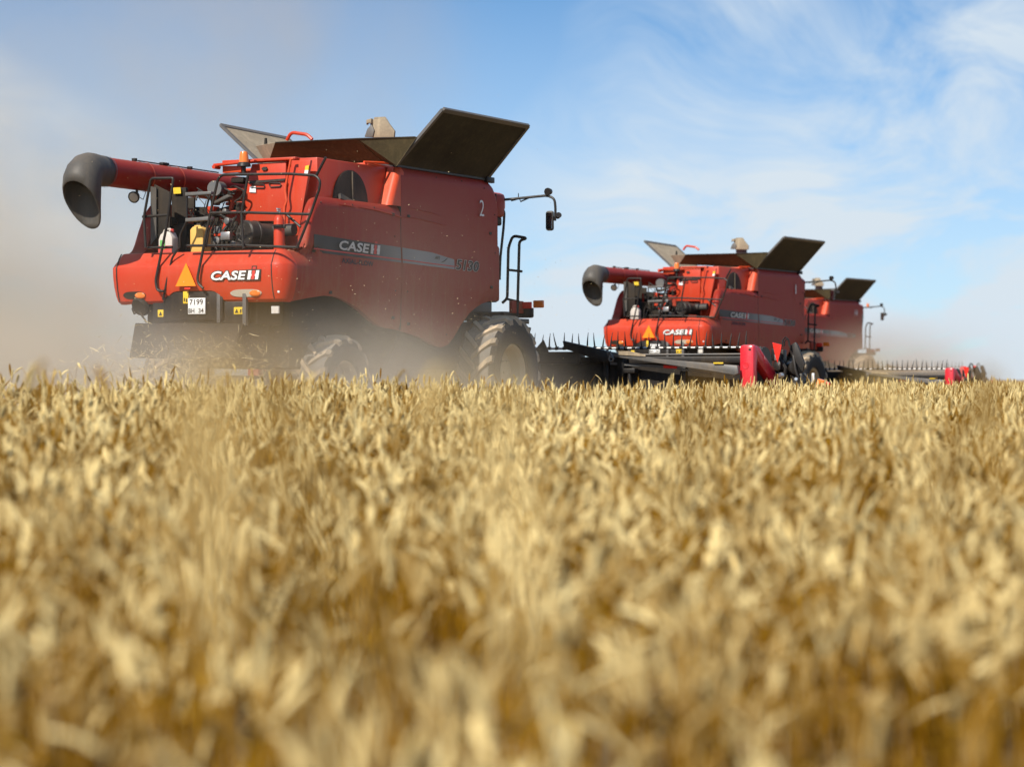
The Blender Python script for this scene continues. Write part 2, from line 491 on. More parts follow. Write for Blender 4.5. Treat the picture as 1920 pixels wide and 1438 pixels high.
def side_surface(u, z, ztop, zbot):
    """distance of the panel skin from the centre plane"""
    d = WB
    t = ztop - z
    d -= 0.07 * max(0.0, 1 - t / 0.14) ** 2
    b = z - zbot
    d -= 0.035 * max(0.0, 1 - b / 0.20) ** 2
    d += 0.022 * math.exp(-((z - 2.36) / 0.35) ** 2) - 0.022
    k = min(1.0, max(0.0, (u - 0.3) / 0.7))
    if z < 2.6:
        d = (WB - hood_off(z)) * (1 - k) + d * k
    return d

def make_combine():
    root = empty('combine_harvester')
    # ---------------- rear hood: rounded corners, chamfered top band, notch over the chopper
    g = G()
    rc = 0.24
    plan = []                                           # (x, y) of the outer line and the inward normal
    def arc(cx, cy, a0, a1, n):
        for i in range(n + 1):
            a = a0 + (a1 - a0) * i / n
            plan.append((cx + rc * math.cos(a), cy + rc * math.sin(a), -math.cos(a), -math.sin(a)))
    WL = WB + 0.095
    plan.append((0.30, -WB, 0, 1))
    arc(rc, -WB + rc, -PI / 2, -PI, 9)
    for i in range(1, 40):
        y = -WB + rc + (WB + WL - 2 * rc) * i / 40
        plan.append((0.0, y, 1, 0))
    arc(rc, WL - rc, PI, PI / 2, 9)
    plan.append((0.30, WL, 0, -1))
    rows = []
    def notch(y):                                       # lower edge rises over the chopper
        return lerp_tab(y, [(-0.42, 0.0), (-0.26, 0.17), (0.42, 0.17), (0.60, 0.0)])
    for (x, y, nx, ny) in plan:
        nt_ = notch(y) if x < 0.01 else 0.0
        row = []
        for (z, o) in HOOD_PROF:
            zz = max(z, 1.86 + nt_) if nt_ else z
            row.append((x + nx * o, y + ny * o, zz))
        row.append((x + nx * 0.22, y + ny * 0.22, 1.865 + nt_))
        rows.append(row)
    g.grid(rows, flip=True)
    hood = g.build('engine_hood', 'red', root, ang=24)
    def on_hood(y, z, out=0.004):
        return (hood_off(z) - out, y, z)
    for y in (-1.245, 1.385):
        g = G()
        g.tube([on_hood(y + (0.02 if z > 2.4 else 0), z, 0.0) for z in (2.575, 2.5, 2.40, 2.365, 2.25, 2.1, 1.98, 1.9)], 0.009, 6)
        g.build('panel_seam', 'ink', hood)
    # slow vehicle triangle
    g = G()
    g.slab([(-0.03, 0.155, 2.42), (-0.03, 0.335, 2.095), (-0.03, -0.01, 2.095)], 0.006)
    g.build('slow_vehicle_triangle', 'slow', hood)
    g = G(); g.box((-0.012, 0.10, 2.05), (-0.004, 0.2, 2.075), 0.003); g.build('reflector', 'reflector', hood)
    # rear lettering
    def logo(parent, p0, ex, ey, w, h, face, outline, redm, bold):
        ex, ey = Vector(ex), Vector(ey)
        nz = ex.cross(ey).normalized()
        wt = w * 0.735
        if outline:
            g = G()
            g.text("CASE", p0, ex, ey, wt, h, bold=bold, fat=0.06, shear=0.18, spacing=1.02, ext=0.002)
            x0 = wt + 0.02 * w
            sl = 0.18 * h
            g.sheet([Vector(p0) + ex * (x0 - 0.05 * w) - ey * h * 0.10 + nz * 0.002, Vector(p0) + ex * (w + 0.10 * h) - ey * h * 0.10 + nz * 0.002, Vector(p0) + ex * (w + 0.11 * h + sl) + ey * h * 1.1 + nz * 0.002, Vector(p0) + ex * (x0 - 0.05 * w + sl) + ey * h * 1.1 + nz * 0.002])
            g.sheet([Vector(p0) + ex * (x0 + 0.085 * w) + ey * h * 1.1 + nz * 0.002, Vector(p0) + ex * (x0 + 0.185 * w) + ey * h * 1.1 + nz * 0.002, Vector(p0) + ex * (x0 + 0.20 * w) + ey * h * 1.5 + nz * 0.002, Vector(p0) + ex * (x0 + 0.10 * w) + ey * h * 1.5 + nz * 0.002])
            g.build('logo_outline', 'ink', parent)
        g = G()
        g.text("CASE", p0, ex, ey, wt, h, bold=bold, shear=0.18, spacing=1.02, ext=0.005)
        def bar(a, b, z0, z1, k=0.005):
            s0, s1 = 0.18 * h * z0, 0.18 * h * z1
            g.sheet([Vector(p0) + ex * (a * w + s0) + ey * h * z0 + nz * k, Vector(p0) + ex * (b * w + s0) + ey * h * z0 + nz * k, Vector(p0) + ex * (b * w + s1) + ey * h * z1 + nz * k, Vector(p0) + ex * (a * w + s1) + ey * h * z1 + nz * k])
        g.build('logo_lettering', face, parent)
        g = G()
        bar(0.755, 0.82, 0, 1); bar(0.80, 0.835, 0.38, 0.6, 0.0045); g.build('logo_mark', face, parent)
        g = G(); bar(0.915, 0.98, 0, 1); bar(0.90, 0.935, 0.38, 0.6, 0.0045)
        g.build('logo_mark', face, parent)
        g = G()
        bar(0.835, 0.90, 0, 1.0, 0.006); g.build('logo_mark', redm, parent)
        g = G(); bar(0.835, 0.90, 1.14, 1.38, 0.006)
        g.build('logo_mark', redm, parent)
    logo(hood, (-0.004, -0.250, 2.168), (0, -1, 0), (0, 0, 1), 0.80, 0.125, 'white', True, 'logo_red', 0.03)
    # tail lights in their recesses
    for yc, lens in ((-0.80, -0.95), (1.10, 1.0)):
        g = G()
        pts = []
        for k in range(24):
            a = 2 * PI * k / 24
            z = 1.985 + 0.052 * math.sin(a) * (1.0 if abs(math.cos(a)) < 0.8 else 0.9)
            pts.append((hood_off(z) - 0.006, yc + 0.26 * math.copysign(abs(math.cos(a)) ** 0.6, math.cos(a)) * (0.75 if yc > 0 else 1), z))
        g.slab(pts, 0.008)
        t = g.build('tail_light', 'lamp_glass' if yc < 0 else 'dark', root)
        g = G(); g.lathe((hood_off(1.985) + 0.01, lens, 1.985), (-1, 0, 0), [(0, 0.05), (0.02, 0.048), (0.035, 0.03)], 16)
        for i, v in enumerate(g.v):
            g.v[i] = (v[0], lens + (v[1] - lens) * 1.9, v[2])
        g.build('lens', 'amber', t)
    g = G(); g.lathe((0.0, -1.36, 1.99), (-0.8, -0.6, 0), [(0.06, 0.018), (0.075, 0.015)], 10); g.build('clearance_light', 'white', hood)

    # ---------------- side panels
    def side(sgn, ztab, btab, us, name):
        rows = []
        for u in us:
            zt, zb = lerp_tab(u, ztab), lerp_tab(u, btab)
            ts = [0, .012, .03, .055, .085, .12, .2, .3, .4, .5, .6, .7, .8, .88, .94, .98, 1]
            col = []
            for t in ts:
                z = zt + (zb - zt) * t
                wide = 0.095 * max(0.0, 1 - max(0.0, u - 0.3) / 0.7) if sgn > 0 else 0.0
                col.append((u, sgn * (side_surface(u, z, zt, zb) + wide), z))
            col.insert(0, (u + (0.05 if u < 0.95 and name == 'hood_side_panel' else 0), sgn * (WB - 0.20), zt - 0.012))
            col.append((u, sgn * (WB - 0.14), zb + 0.01))
            rows.append(col)
        g = G(); g.grid(rows, flip=(sgn > 0))
        # inner skin so that the panel has thickness
        inner = [[(u + 0.03, sgn * (WB - 0.18), lerp_tab(u, ztab) - 0.03), (u + 0.03, sgn * (WB - 0.14), lerp_tab(u, btab) + 0.02)] for u in us]
        g.grid(inner, flip=(sgn < 0))
        return g.build(name, 'red_shaded', root, ang=40)
    us_r = [0.30 + 0.04 * i for i in range(16)] + [0.94 + 0.12 * i for i in range(18)] + [3.118]
    us_f = [3.135] + [3.2 + 0.13 * i for i in range(20)] + [5.75, 5.82, 5.88, 5.93, 5.98, 6.03, 6.07, 6.1, 6.12, 6.135, 6.145]
    panels = {}
    for sgn in (-1, 1):
        panels['r', sgn] = side(sgn, ZTOP_R, ZBOT_R, us_r, 'hood_side_panel')
        panels['f', sgn] = side(sgn, ZTOP_F if sgn < 0 else ZTOP_L, ZBOT_F, us_f, 'tank_side_panel')
    # creases pressed into the right-hand panels
    pr, pf = panels['r', -1], panels['f', -1]
    g = G(); g.tube([(1.910,-1.452,3.270),(2.470,-1.452,3.250),(3.170,-1.452,3.190)], [0.004, 0.016, 0.014], 6)
    g.tube([(1.410,-1.452,3.270),(1.630,-1.452,3.270),(1.850,-1.452,3.260)], [0.004, 0.012, 0.004], 6); g.build('pressed_crease', 'red_shaded', pr)
    g = G(); g.tube([(3.240,-1.45,3.200),(3.650,-1.45,3.200),(4.140,-1.45,3.170),(4.580,-1.45,3.130)], [0.010, 0.012, 0.012, 0.003], 6)
    g.tube([(3.410,-1.45,3.340),(3.710,-1.45,3.330),(4.080,-1.45,3.310),(4.430,-1.45,3.260)], [0.008, 0.010, 0.009, 0.003], 6); g.build('pressed_crease', 'red_shaded', pf)
    # side decals: follow the skin a few millimetres proud
    def skin(u, z, out):
        zt, zb = (lerp_tab(u, ZTOP_R), lerp_tab(u, ZBOT_R)) if u < 3.125 else (lerp_tab(u, ZTOP_F), lerp_tab(u, ZBOT_F))
        return (u, -(side_surface(u, z, zt, zb) + out), z)
    def strip(u0, u1, top, bot, mat, parent, out, name, n=14):
        g = G(); rows = []
        for i in range(n + 1):
            u = u0 + (u1 - u0) * i / n
            zt_, zb_ = lerp_tab(u, top), lerp_tab(u, bot)
            rows.append([skin(u, zt_ + (zb_ - zt_) * j / 3, out) for j in range(4)])
        g.grid(rows, flip=False)
        return g.build(name, mat, parent)
    TOP = [(0.80, 2.815), (3.1, 2.745), (4.0, 2.715), (4.72, 2.635)]
    BOT = [(0.66, 2.565), (3.1, 2.52), (4.70, 2.485)]
    def grad_decal():
        m, nt, nd, ln, bs = nodes_of('fading_decal')
        tc = nd.new('ShaderNodeTexCoord'); sp = nd.new('ShaderNodeSeparateXYZ'); ln.new(tc.outputs['Object'], sp.inputs[0])
        mr = nd.new('ShaderNodeMapRange'); mr.inputs[1].default_value = 2.1; mr.inputs[2].default_value = 3.6
        ln.new(sp.outputs['X'], mr.inputs[0])
        n = nd.new('ShaderNodeTexNoise'); n.inputs['Scale'].default_value = 2.5; n.inputs['Detail'].default_value = 6; ln.new(tc.outputs['Object'], n.inputs['Vector'])
        mx = nd.new('ShaderNodeMix'); mx.data_type = 'RGBA'; mx.inputs[6].default_value = (0.010, 0.011, 0.011, 1); mx.inputs[7].default_value = (0.25, 0.25, 0.24, 1)
        ln.new(mr.outputs[0], mx.inputs['Factor'])
        m2 = nd.new('ShaderNodeMix'); m2.data_type = 'RGBA'; m2.inputs[7].default_value = (0.34, 0.25, 0.17, 1)
        ml = nd.new('ShaderNodeMath'); ml.operation = 'MULTIPLY'; ml.inputs[1].default_value = 0.16; ln.new(n.outputs['Fac'], ml.inputs[0]); ln.new(ml.outputs[0], m2.inputs['Factor'])
        ln.new(mx.outputs[2], m2.inputs[6]); ln.new(m2.outputs[2], bs.inputs['Base Color']); bs.inputs['Roughness'].default_value = 0.55
        return m
    gd = grad_decal()
    strip(0.74, 3.105, TOP, BOT, gd, pr, 0.004, 'stripe_decal', 24)
    strip(3.15, 4.71, TOP, BOT, gd, pf, 0.004, 'stripe_decal')
    mid0 = [(0.66, 2.625), (3.1, 2.573), (4.70, 2.535)]; mid1 = [(0.66, 2.605), (3.1, 2.556), (4.70, 2.520)]
    strip(0.72, 3.105, mid0, mid1, 'logo_red', pr, 0.007, 'pinstripe', 24)
    strip(3.15, 4.70, mid0, mid1, 'logo_red', pf, 0.007, 'pinstripe')
    # side lettering (reads forward along the right-hand side)
    ex = Vector((1, 0, -0.022)); ez = Vector((0, 0, 1)); yo = -(WB + 0.004)
    logo(pr, (1.37, yo, 2.630), ex, ez, 1.12, 0.135, 'dusty_white', False, 'logo_red', 0.03)
    g = G(); g.text("AXIAL-FLOW", (1.44, yo, 2.445), ex, ez, 0.86, 0.075, bold=0.025, spacing=1.05, ext=0.004); g.build('lettering', 'blue_ink', pr)
    g = G(); g.text("5130", (4.735, yo, 2.482), Vector((1, 0, -0.012)), ez, 0.74, 0.160, bold=0.022, fat=0.032, shear=0.2, spacing=1.0, ext=0.003); g.build('lettering_outline', 'dusty_white', pf)
    g = G(); g.text("5130", (4.735, yo, 2.482), Vector((1, 0, -0.012)), ez, 0.74, 0.160, bold=0.022, shear=0.2, spacing=1.0, ext=0.006); g.build('lettering', 'ink', pf)
    g = G(); g.text("AFS", (4.08, yo - 0.004, 2.615), ex, ez, 0.16, 0.05, bold=0.02, shear=0.2, ext=0.004)
    g.tube([skin(4.30, 2.575, 0.009), skin(4.40, 2.60, 0.009), skin(4.50, 2.65, 0.009)], [0.004, 0.007, 0.002], 5); g.build('lettering', 'ink', pf)
    num = G(); num.text("2", (5.50, yo, 3.355), (1, 0, 0), ez, 0.145, 0.25, bold=-0.006, ext=0.004); num.build('fleet_number', 'white', pf)

    for (u, z, par) in ((1.2, 2.02, pr), (2.9, 1.70, pr), (2.9, 3.22, pr), (3.35, 3.22, pf), (3.35, 1.62, pf), (5.9, 2.25, pf), (5.9, 3.1, pf)):
        p = skin(u, z, 0.0)
        g = G(); g.box((u - 0.035, p[1] - 0.012, z - 0.022), (u + 0.035, p[1] + 0.01, z + 0.022), 0.005); g.build('panel_latch', 'ink', par)
    for (u, z, par) in ((1.8, 3.29, pr), (2.4, 3.29, pr), (0.95, 3.27, pr), (4.2, 3.86, pf), (5.0, 3.86, pf), (5.7, 3.80, pf), (6.05, 2.8, pf), (6.05, 3.4, pf), (3.3, 2.1, pf), (2.95, 2.1, pr), (2.95, 2.9, pr), (4.5, 1.48, pf)):
        p = skin(u, z, 0.0)
        g = G(); g.lathe((u, p[1] + .004, z), (0, -1, 0), [(0, .014), (.008, .013), (.012, .008)], 10); g.build('bolt_head', 'ink', par)
    # dark seam between the panels and front edge flange
    g = G(); g.box((3.119, -1.455, 1.53), (3.134, -1.25, 3.35)); g.build('panel_gap', 'ink', pr)
    g = G(); g.box((6.15, -1.42, 2.02), (6.17, -1.1, 3.75)); g.build('edge_seal', 'ink', pf)
    g = G(); g.box((6.20, -1.40, 2.03), (6.34, -1.15, 2.93), 0.05); g.build('panel_flange', 'red_shaded', root)

    # ---------------- grain tank
    g = G()
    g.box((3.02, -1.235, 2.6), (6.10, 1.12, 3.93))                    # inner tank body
    tank = g.build('grain_tank', 'red_shaded', root)
    # rear corner column of the tank, slightly raked, rounded outer edge
    for sgn in (-1,):
        g = G()
        rows = []
        for t in [i / 8 for i in range(9)]:
            z = 3.355 + 0.585 * t
            u0 = 2.82 + 0.27 * t
            o = 0.05 * max(0, (t - 0.85) / 0.15) ** 2
            col = [(u0 + 0.06, sgn * 1.235, z), (u0, sgn * 1.25, z), (u0, sgn * 1.36, z)]
            for k in range(1, 7):
                a = PI / 2 * k / 6
                col.append((u0 + 0.09 - 0.09 * math.cos(a), sgn * (1.36 + 0.09 * math.sin(a) - o), z))
            col.append((3.22, sgn * (1.45 - o), z))
            rows.append(col)
        g.grid(rows, flip=(sgn > 0))
        g.sheet([rows[-1][i] for i in range(len(rows[-1]))])
        g.build('tank_corner', 'red_sunlit', tank)
    g = G()
    g.box((2.55, -1.235, 3.925), (3.2, 1.2, 3.965), 0.01)
    g.tube([(2.5, -1.2, 3.97), (2.9, -1.3, 3.985), (3.1, -1.4, 3.98)], 0.02, 6)
    g.build('tank_rim', 'red_sunlit', tank)
    g = G(); g.box((3.05, -1.43, 3.935), (5.95, -1.36, 3.965)); g.box((3.2, 1.36, 3.935), (5.95, 1.43, 3.965)); g.box((5.9, -1.40, 3.935), (6.05, 1.40, 3.965), 0.01)
    g.box((5.78, -1.47, 3.90), (6.02, -1.40, 3.99), 0.01)
    g.build('tank_hinge_rail', 'black', tank)

    # ---------------- opened tank extension flaps
    def flap(a, b, c, d, mat, framemat, fr=0.035, name='tank_flap', both=True):
        """a,b lower corners, c,d upper corners (c above b)"""
        g = G(); g.slab([a, b, c, d], 0.02)
        o = g.build(name, mat, root)
        g = G()
        A, B, C_, D = [Vector(p) for p in (a, b, c, d)]
        n = (B - A).cross(D - A).normalized()
        for p, q in ((A, D), (D, C_), (C_, B)):
            t = (q - p).normalized(); w = n.cross(t).normalized()
            s_ = [p - w * fr - n * fr * 0.6, p + w * fr - n * fr * 0.6, p + w * fr + n * fr * 0.6, p - w * fr + n * fr * 0.6]
            e_ = [v + (q - p) for v in s_]
            g.add(s_ + e_, [(0, 1, 2, 3), (7, 6, 5, 4), (0, 4, 5, 1), (1, 5, 6, 2), (2, 6, 7, 3), (3, 7, 4, 0)])
        g.build('flap_frame', framemat, o)
        return o
    flap((3.06, -1.42, 3.97), (5.86, -1.42, 3.97), (5.70, -2.23, 4.735), (3.02, -2.23, 4.73), 'flap', 'steel')
    flap((3.95, 1.34, 3.97), (5.86, 1.42, 3.97), (5.70, 2.23, 4.75), (3.80, 2.23, 4.79), 'flap_tan', 'steel')
    # rear flap with its two folding corner pieces
    RT = [(2.55,0.380,4.330),(2.55,-1.050,4.320)]
    RB = [(3,0.790,4.110),(3,-1.260,3.980)]
    g = G(); g.slab([RB[0], RB[1], RT[1], RT[0]], 0.018); rf = g.build('tank_flap', 'flap_brown', root)
    g = G(); g.slab([RB[1], (2.930,-1.5,3.930), (3,-1.800,4.350), RT[1]], 0.012); g.build('corner_flap', 'flap_brown', rf)
    g = G(); g.slab([RB[0], RT[0], (3.1,1.100,4.360), (3.1,0.930,4.120)], 0.012); g.build('corner_flap', 'flap_tan', rf)
    g = G(); g.tube([RT[0], RT[1], (3,-1.780,4.350)], 0.012, 6); g.build('flap_edge', 'dark', rf)
    # front flap, seen over the top only in part
    flap((5.95, 1.2, 3.97), (5.95, -1.2, 3.97), (6.35, -1.3, 4.35), (6.35, 1.3, 4.35), 'flap', 'black')
    g = G(); g.rail([(4.2,1.260,4.550),(4.2,1.180,4.670),(4.2,0.880,4.620),(4.2,0.790,4.540)], 0.028, 8, 0.08); g.build('tank_grab_rail', 'red', root)
    g = G(); g.lathe((3.1,0.920,4.410), (0, 0, 1), [(-0.08, 0.03), (0.06, 0.02)], 8); g.build('flap_latch', 'dark', root)
    # head of the grain filling auger
    cx, cy, cz = 4.5, -0.27, 4.55
    g = G()
    g.tube([(5.0, -0.2, 3.2), (4.7, -0.27, 4.2), (4.6, -0.28, 4.62)], 0.15, 14)
    ah = g.build('filling_auger', 'steel', root)
    g = G()
    Q = [(4.38,-0.190,4.640),(4.38,-0.160,4.820),(4.38,-0.430,4.830),(4.38,-0.610,4.620),(4.38,-0.600,4.520),(4.38,-0.210,4.540)]
    g.slab(Q, 0.04, 0.008)
    Q2 = [(4.38,-0.230,4.840),(4.38,-0.430,4.840),(4.38,-0.600,4.590)] + [(4.72,-0.400,4.630),(4.72,-0.260,4.840),(4.72,-0.060,4.850)]
    g.slab([Q2[0], Q2[1], Q2[4], Q2[5]], 0.02); g.slab([Q2[1], Q2[2], Q2[3], Q2[4]], 0.02)
    g.build('auger_cap', 'flap_tan', ah)
    g = G(); g.slab([(4.34,-0.220,4.830),(4.34,-0.130,4.810),(4.34,-0.130,4.730),(4.34,-0.150,4.770),(4.34,-0.220,4.750)], 0.06, 0.008); g.build('cap_hook', 'flap_tan', ah)
    g = G(); g.slab([(4.36,-0.210,4.740),(4.36,-0.130,4.670),(4.36,-0.080,4.550),(4.36,-0.230,4.540),(4.36,-0.260,4.640)], 0.05, 0.01); g.build('cap_guide', 'steel', ah)

    # ---------------- engine compartment
    g = G()
    g.box((0.30, -1.30, 2.40), (3.02, 1.30, 2.56))                     # deck under the engine
    deck = g.build('service_deck', 'dark', root)
    g = G()
    g.box((0.95, 0.85, 2.56), (1.5, 1.28, 3.05), 0.03)
    g.box((1.05, -0.02, 2.56), (1.9, 0.62, 2.9), 0.03)
    g.box((1.3, 0.62, 2.56), (2.9, 0.9, 2.98), 0.03)
    g.box((1.15, 0.0, 3.62), (1.9, 0.22, 3.70), 0.02)
    for i in range(6):
        g.lathe((1.04, 0.06 + 0.1 * i, 2.97), (0, 0, 1), [(-0.1, 0.045), (0.05, 0.045), (0.09, 0.03)], 10)
    g.box((1.8, -0.05, 2.9), (2.9, 0.30, 3.3), 0.02)
    g.tube([(1.0, 0.5, 3.15), (1.1, 0.25, 3.22), (1.3, 0.05, 3.3)], 0.06, 10)
    eng = g.build('engine', 'dark', root)
    g = G()
    g.rail([(1.0, 0.62, 2.95), (0.95, 0.58, 3.1), (0.98, 0.30, 3.18), (1.05, 0.12, 3.02)], 0.03, 8)
    g.rail([(0.9, 0.18, 2.6), (0.9, 0.2, 2.9), (1.0, 0.05, 3.1)], 0.022, 8)
    g.rail([(0.92, 0.75, 2.6), (0.94, 0.7, 2.8), (1.05, 0.66, 2.9)], 0.018, 8)
    g.build('hose', 'black', eng)
    g = G(); g.slab([(0.85,0.260,3.290), (0.85,0.280,3.330), (0.85,0.040,3.430), (0.85,-0.020,3.390)], 0.12, 0.02); g.build('duct', 'grey', eng)
    g = G()
    g.box((1.13, -0.02, 3.30), (1.20, 0.30, 3.345), 0.01)
    for q in ([(1,0.100,3.360),(1,0.050,3.350),(1,0.100,3.200),(1,0.140,3.210)], [(0.95,0.180,3.050),(0.95,0.130,3.040),(0.95,0.170,2.880),(0.95,0.230,2.890)]):
        g.slab(q, 0.05, 0.005)
    g.slab([(1,0.310,3.530),(1,-0.100,3.520),(1,-0.100,3.490),(1,0.310,3.490)], 0.06, 0.005)
    g.slab([(1,0.420,3.200),(1,-0.050,3.210),(1,-0.050,3.190),(1,0.420,3.170)], 0.06, 0.004)
    g.slab([(1,0.380,2.890),(1,0.050,2.900),(1,0.050,2.850),(1,0.380,2.850)], 0.08, 0.004)
    g.build('engine_bracket', 'red', eng)
    for (y, z, r, l) in ((0.02, 2.72, 0.05, 0.2), (0.3, 2.78, 0.06, 0.1), (0.12, 3.06, 0.05, 0.12), (0.16, 3.20, 0.04, 0.08)):
        g = G(); g.lathe((0.9, y, z), (-1, 0.1, 0.1), [(-l, r), (0, r), (0.01, r * 0.6)], 12); g.build('engine_fitting', 'steel', eng)
    g = G(); g.box((0.86, 0.04, 2.78), (0.96, 0.2, 2.9), 0.01); g.build('fuel_filter', 'bright', eng)
    g = G(); rq = random.Random(21)
    for i in range(26):
        p = Vector((rq.uniform(0.82, 1.0), rq.uniform(-0.15, 0.75), rq.uniform(2.62, 3.5))); q = [p]
        for j in range(4):
            p = p + Vector((rq.gauss(0, .04), rq.gauss(0, .10), rq.gauss(0, .12))); p.z = max(2.6, min(3.55, p.z)); p.y = max(-.18, min(.8, p.y)); q.append(p.copy())
        g.rail(q, rq.choice((0.006, 0.009, 0.014)), 6, 0.05)
    g.build('wiring', 'black', eng)
    for i in range(9):
        y, z = rq.uniform(-0.1, 0.7), rq.uniform(2.62, 3.3)
        g = G(); g.box((0.95, y, z), (1.1, y + rq.uniform(.05, .16), z + rq.uniform(.05, .14)), 0.012); g.build('engine_fitting', rq.choice(('steel', 'red', 'dark', 'grey')), eng)
    # red doors over the engine
    g = G()
    g.slab([(1.12,-0.180,3.870),(1.12,-0.760,3.880),(1.12,-0.740,3.040),(1.12,-0.060,3.060),(1.12,-0.070,3.540)], 0.04, 0.008)
    dr = g.build('engine_door', 'red', root)
    g = G(); g.slab([(1.08,-0.160,3.630),(1.08,-0.760,3.640),(1.08,-0.760,3.610),(1.08,-0.160,3.590)], 0.02)
    g.build('door_gap', 'ink', dr)
    for q in ([(1.085,-0.200,3.580),(1.085,-0.400,3.570),(1.085,-0.410,3.540),(1.085,-0.400,3.520),(1.085,-0.210,3.530),(1.085,-0.200,3.560)], [(1.085,-0.500,3.590),(1.085,-0.670,3.580),(1.085,-0.690,3.550),(1.085,-0.670,3.530),(1.085,-0.510,3.530),(1.085,-0.490,3.560)]):
        g = G(); g.tube(q, 0.009, 6, closed=True); g.build('door_handle', 'ink', dr)
    g = G(); g.slab([(1.085,-0.360,3.800),(1.085,-0.390,3.820),(1.085,-0.440,3.820),(1.085,-0.460,3.790),(1.085,-0.440,3.770),(1.085,-0.380,3.770)], 0.02); g.build('door_latch', 'ink', dr)
    g = G(); g.slab([(1.085,-0.160,3.550),(1.085,-0.260,3.550),(1.085,-0.260,3.460),(1.085,-0.150,3.470)], 0.008); g.build('label_sticker', 'white', dr)
    g = G()
    g.slab([(0.98,-0.950,3.880),(0.98,-1.270,3.870),(0.98,-1.020,2.610),(0.98,-0.840,2.610),(0.98,-0.860,3.160)], 0.05, 0.008)
    d2_ = g.build('engine_door', 'red', root)
    g = G(); g.slab([(0.945,-1.190,3.790),(0.945,-1.250,3.800),(0.945,-1.240,3.730),(0.945,-1.180,3.730)], 0.006); g.build('label_sticker', 'yellow', d2_)
    g = G(); g.slab([(0.945,-1.180,3.730),(0.945,-1.240,3.730),(0.945,-1.230,3.680),(0.945,-1.170,3.670)], 0.006); g.build('label_sticker', 'white', d2_)
    g = G()
    g.slab([(1.2,-1.130,3.840),(1.2,-1.210,3.840),(1.2,-1.180,3.370),(1.2,-1.120,3.380)], 0.04, 0.004); g.build('support_bracket', 'red_sunlit', eng)
    g = G(); g.slab([(1.1,0.300,3.860),(1.1,-0.020,3.850),(1.1,-0.020,3.760),(1.1,0.300,3.760)], 0.08, 0.006); g.build('support_bracket', 'red_sunlit', eng)
    g = G()
    g.rail([(0.85,-0.900,2.680),(0.85,-0.900,3.220),(0.85,-0.940,3.290),(0.85,-0.910,3.460),(0.85,-1.010,3.890),(0.85,-1.060,3.890)], 0.017, 8)
    g.build('grab_handle', 'red_sunlit', eng)
    g = G(); g.slab([(1,0.400,3.890),(1,-0.310,3.920),(1,-0.310,3.890),(1,0.380,3.850)], 0.08, 0.01); g.lathe((0.95,0.350,3.840), (1, 0, 0), [(-0.04, 0.03), (0.1, 0.03)], 10)
    g.box((1.05, -0.95, 3.90), (1.30, 0.30, 3.94), 0.01)
    g.build('top_bar', 'red', eng)
    # screen box: wall facing right with the round rotary screen
    g = G()
    g.box((1.16, -1.25, 2.56), (3.03, -0.72, 3.93), 0.02)
    sb = g.build('screen_box', 'red', root)
    g = G()
    ctr = (1.780,-1.26,3.380)
    g.lathe((2.02, -1.255, 3.34), (0, -1, 0), [(0.0, 0.47), (0.02, 0.47), (0.03, 0.44)], 40)
    rs = g.build('rotary_screen', 'screen', root)
    g = G(); g.tube([(2.02, -1.30, 3.34), (2.02, -1.30, 3.79)], 0.012, 6); g.slab([(1.55, -1.38, 3.36), (1.6, -1.34, 3.44), (2.05, -1.32, 3.34), (2.0, -1.36, 3.30)], 0.04); g.build('screen_wiper', 'charcoal', rs)
    # air cleaner
    cc = (0.32,-0.580,2.830)
    g = G(); g.lathe(cc, (0.95, -0.30, 0), [(0.0, 0.165), (0.02, 0.185), (0.06, 0.185), (0.065, 0.178), (0.16, 0.178), (0.165, 0.185), (0.2, 0.185), (0.21, 0.15), (0.6, 0.15)], 28)
    ac = g.build('air_cleaner', 'black', root)
    g = G()
    for r_ in (0.12, 0.06):
        pts = [(cc[0] - 0.004, cc[1] + r_ * math.cos(2 * PI * k / 24), cc[2] + r_ * math.sin(2 * PI * k / 24)) for k in range(24)]
        g.tube(pts, 0.006, 5, closed=True)
    for k in range(8):
        a = k * PI / 4
        g.tube([(cc[0] - 0.004, cc[1] + 0.06 * math.cos(a), cc[2] + 0.06 * math.sin(a)), (cc[0] - 0.004, cc[1] + 0.14 * math.cos(a), cc[2] + 0.14 * math.sin(a))], 0.005, 5)
    g.build('cleaner_cover', 'grey', ac)
    g = G(); g.tube([(0.75, cc[1] - 0.13, cc[2] + 0.05), (0.75, cc[1] - 0.55, cc[2] + 0.06)], 0.085, 16); g.build('intake_pipe', 'grey', ac)
    # left side of the bay: dark sheet, cover with opening
    g = G()
    g.slab([(0.55,1.120,3.590),(0.55,0.850,3.470),(0.55,0.840,2.680),(0.55,1.150,2.690)], 0.03, 0.006)
    g.slab([(1,1.140,3.570),(1,0.880,3.570),(1,0.880,3.420),(1,0.740,3.420),(1,0.740,3.270),(1,0.880,3.270),(1,0.880,2.710),(1,1.140,2.710)], 0.04, 0.006)
    g.slab([(1.3,0.960,3.310),(1.3,0.530,3.290),(1.3,0.530,2.840),(1.3,0.960,2.850)], 0.04)
    lc = g.build('side_cover', 'dark', root)
    g = G(); g.slab([(0.5,1.150,3.560),(0.5,1.050,3.540),(0.5,1.050,2.820),(0.5,1.150,2.720)], 0.02); g.build('cover_edge', 'grey', lc)
    g = G(); g.slab([(0.94,1.080,3.570),(0.94,0.950,3.570),(0.94,0.940,3.480),(0.94,1.070,3.480)], 0.006); g.build('warning_label', 'yellow', lc)
    g = G(); g.slab([(0.95,1.260,3.130),(0.95,1.070,3.150),(0.95,1.020,3.040),(0.95,1.160,3.010),(0.95,1.320,3.040)], 0.1, 0.02); g.build('guard_plate', 'dark', eng)
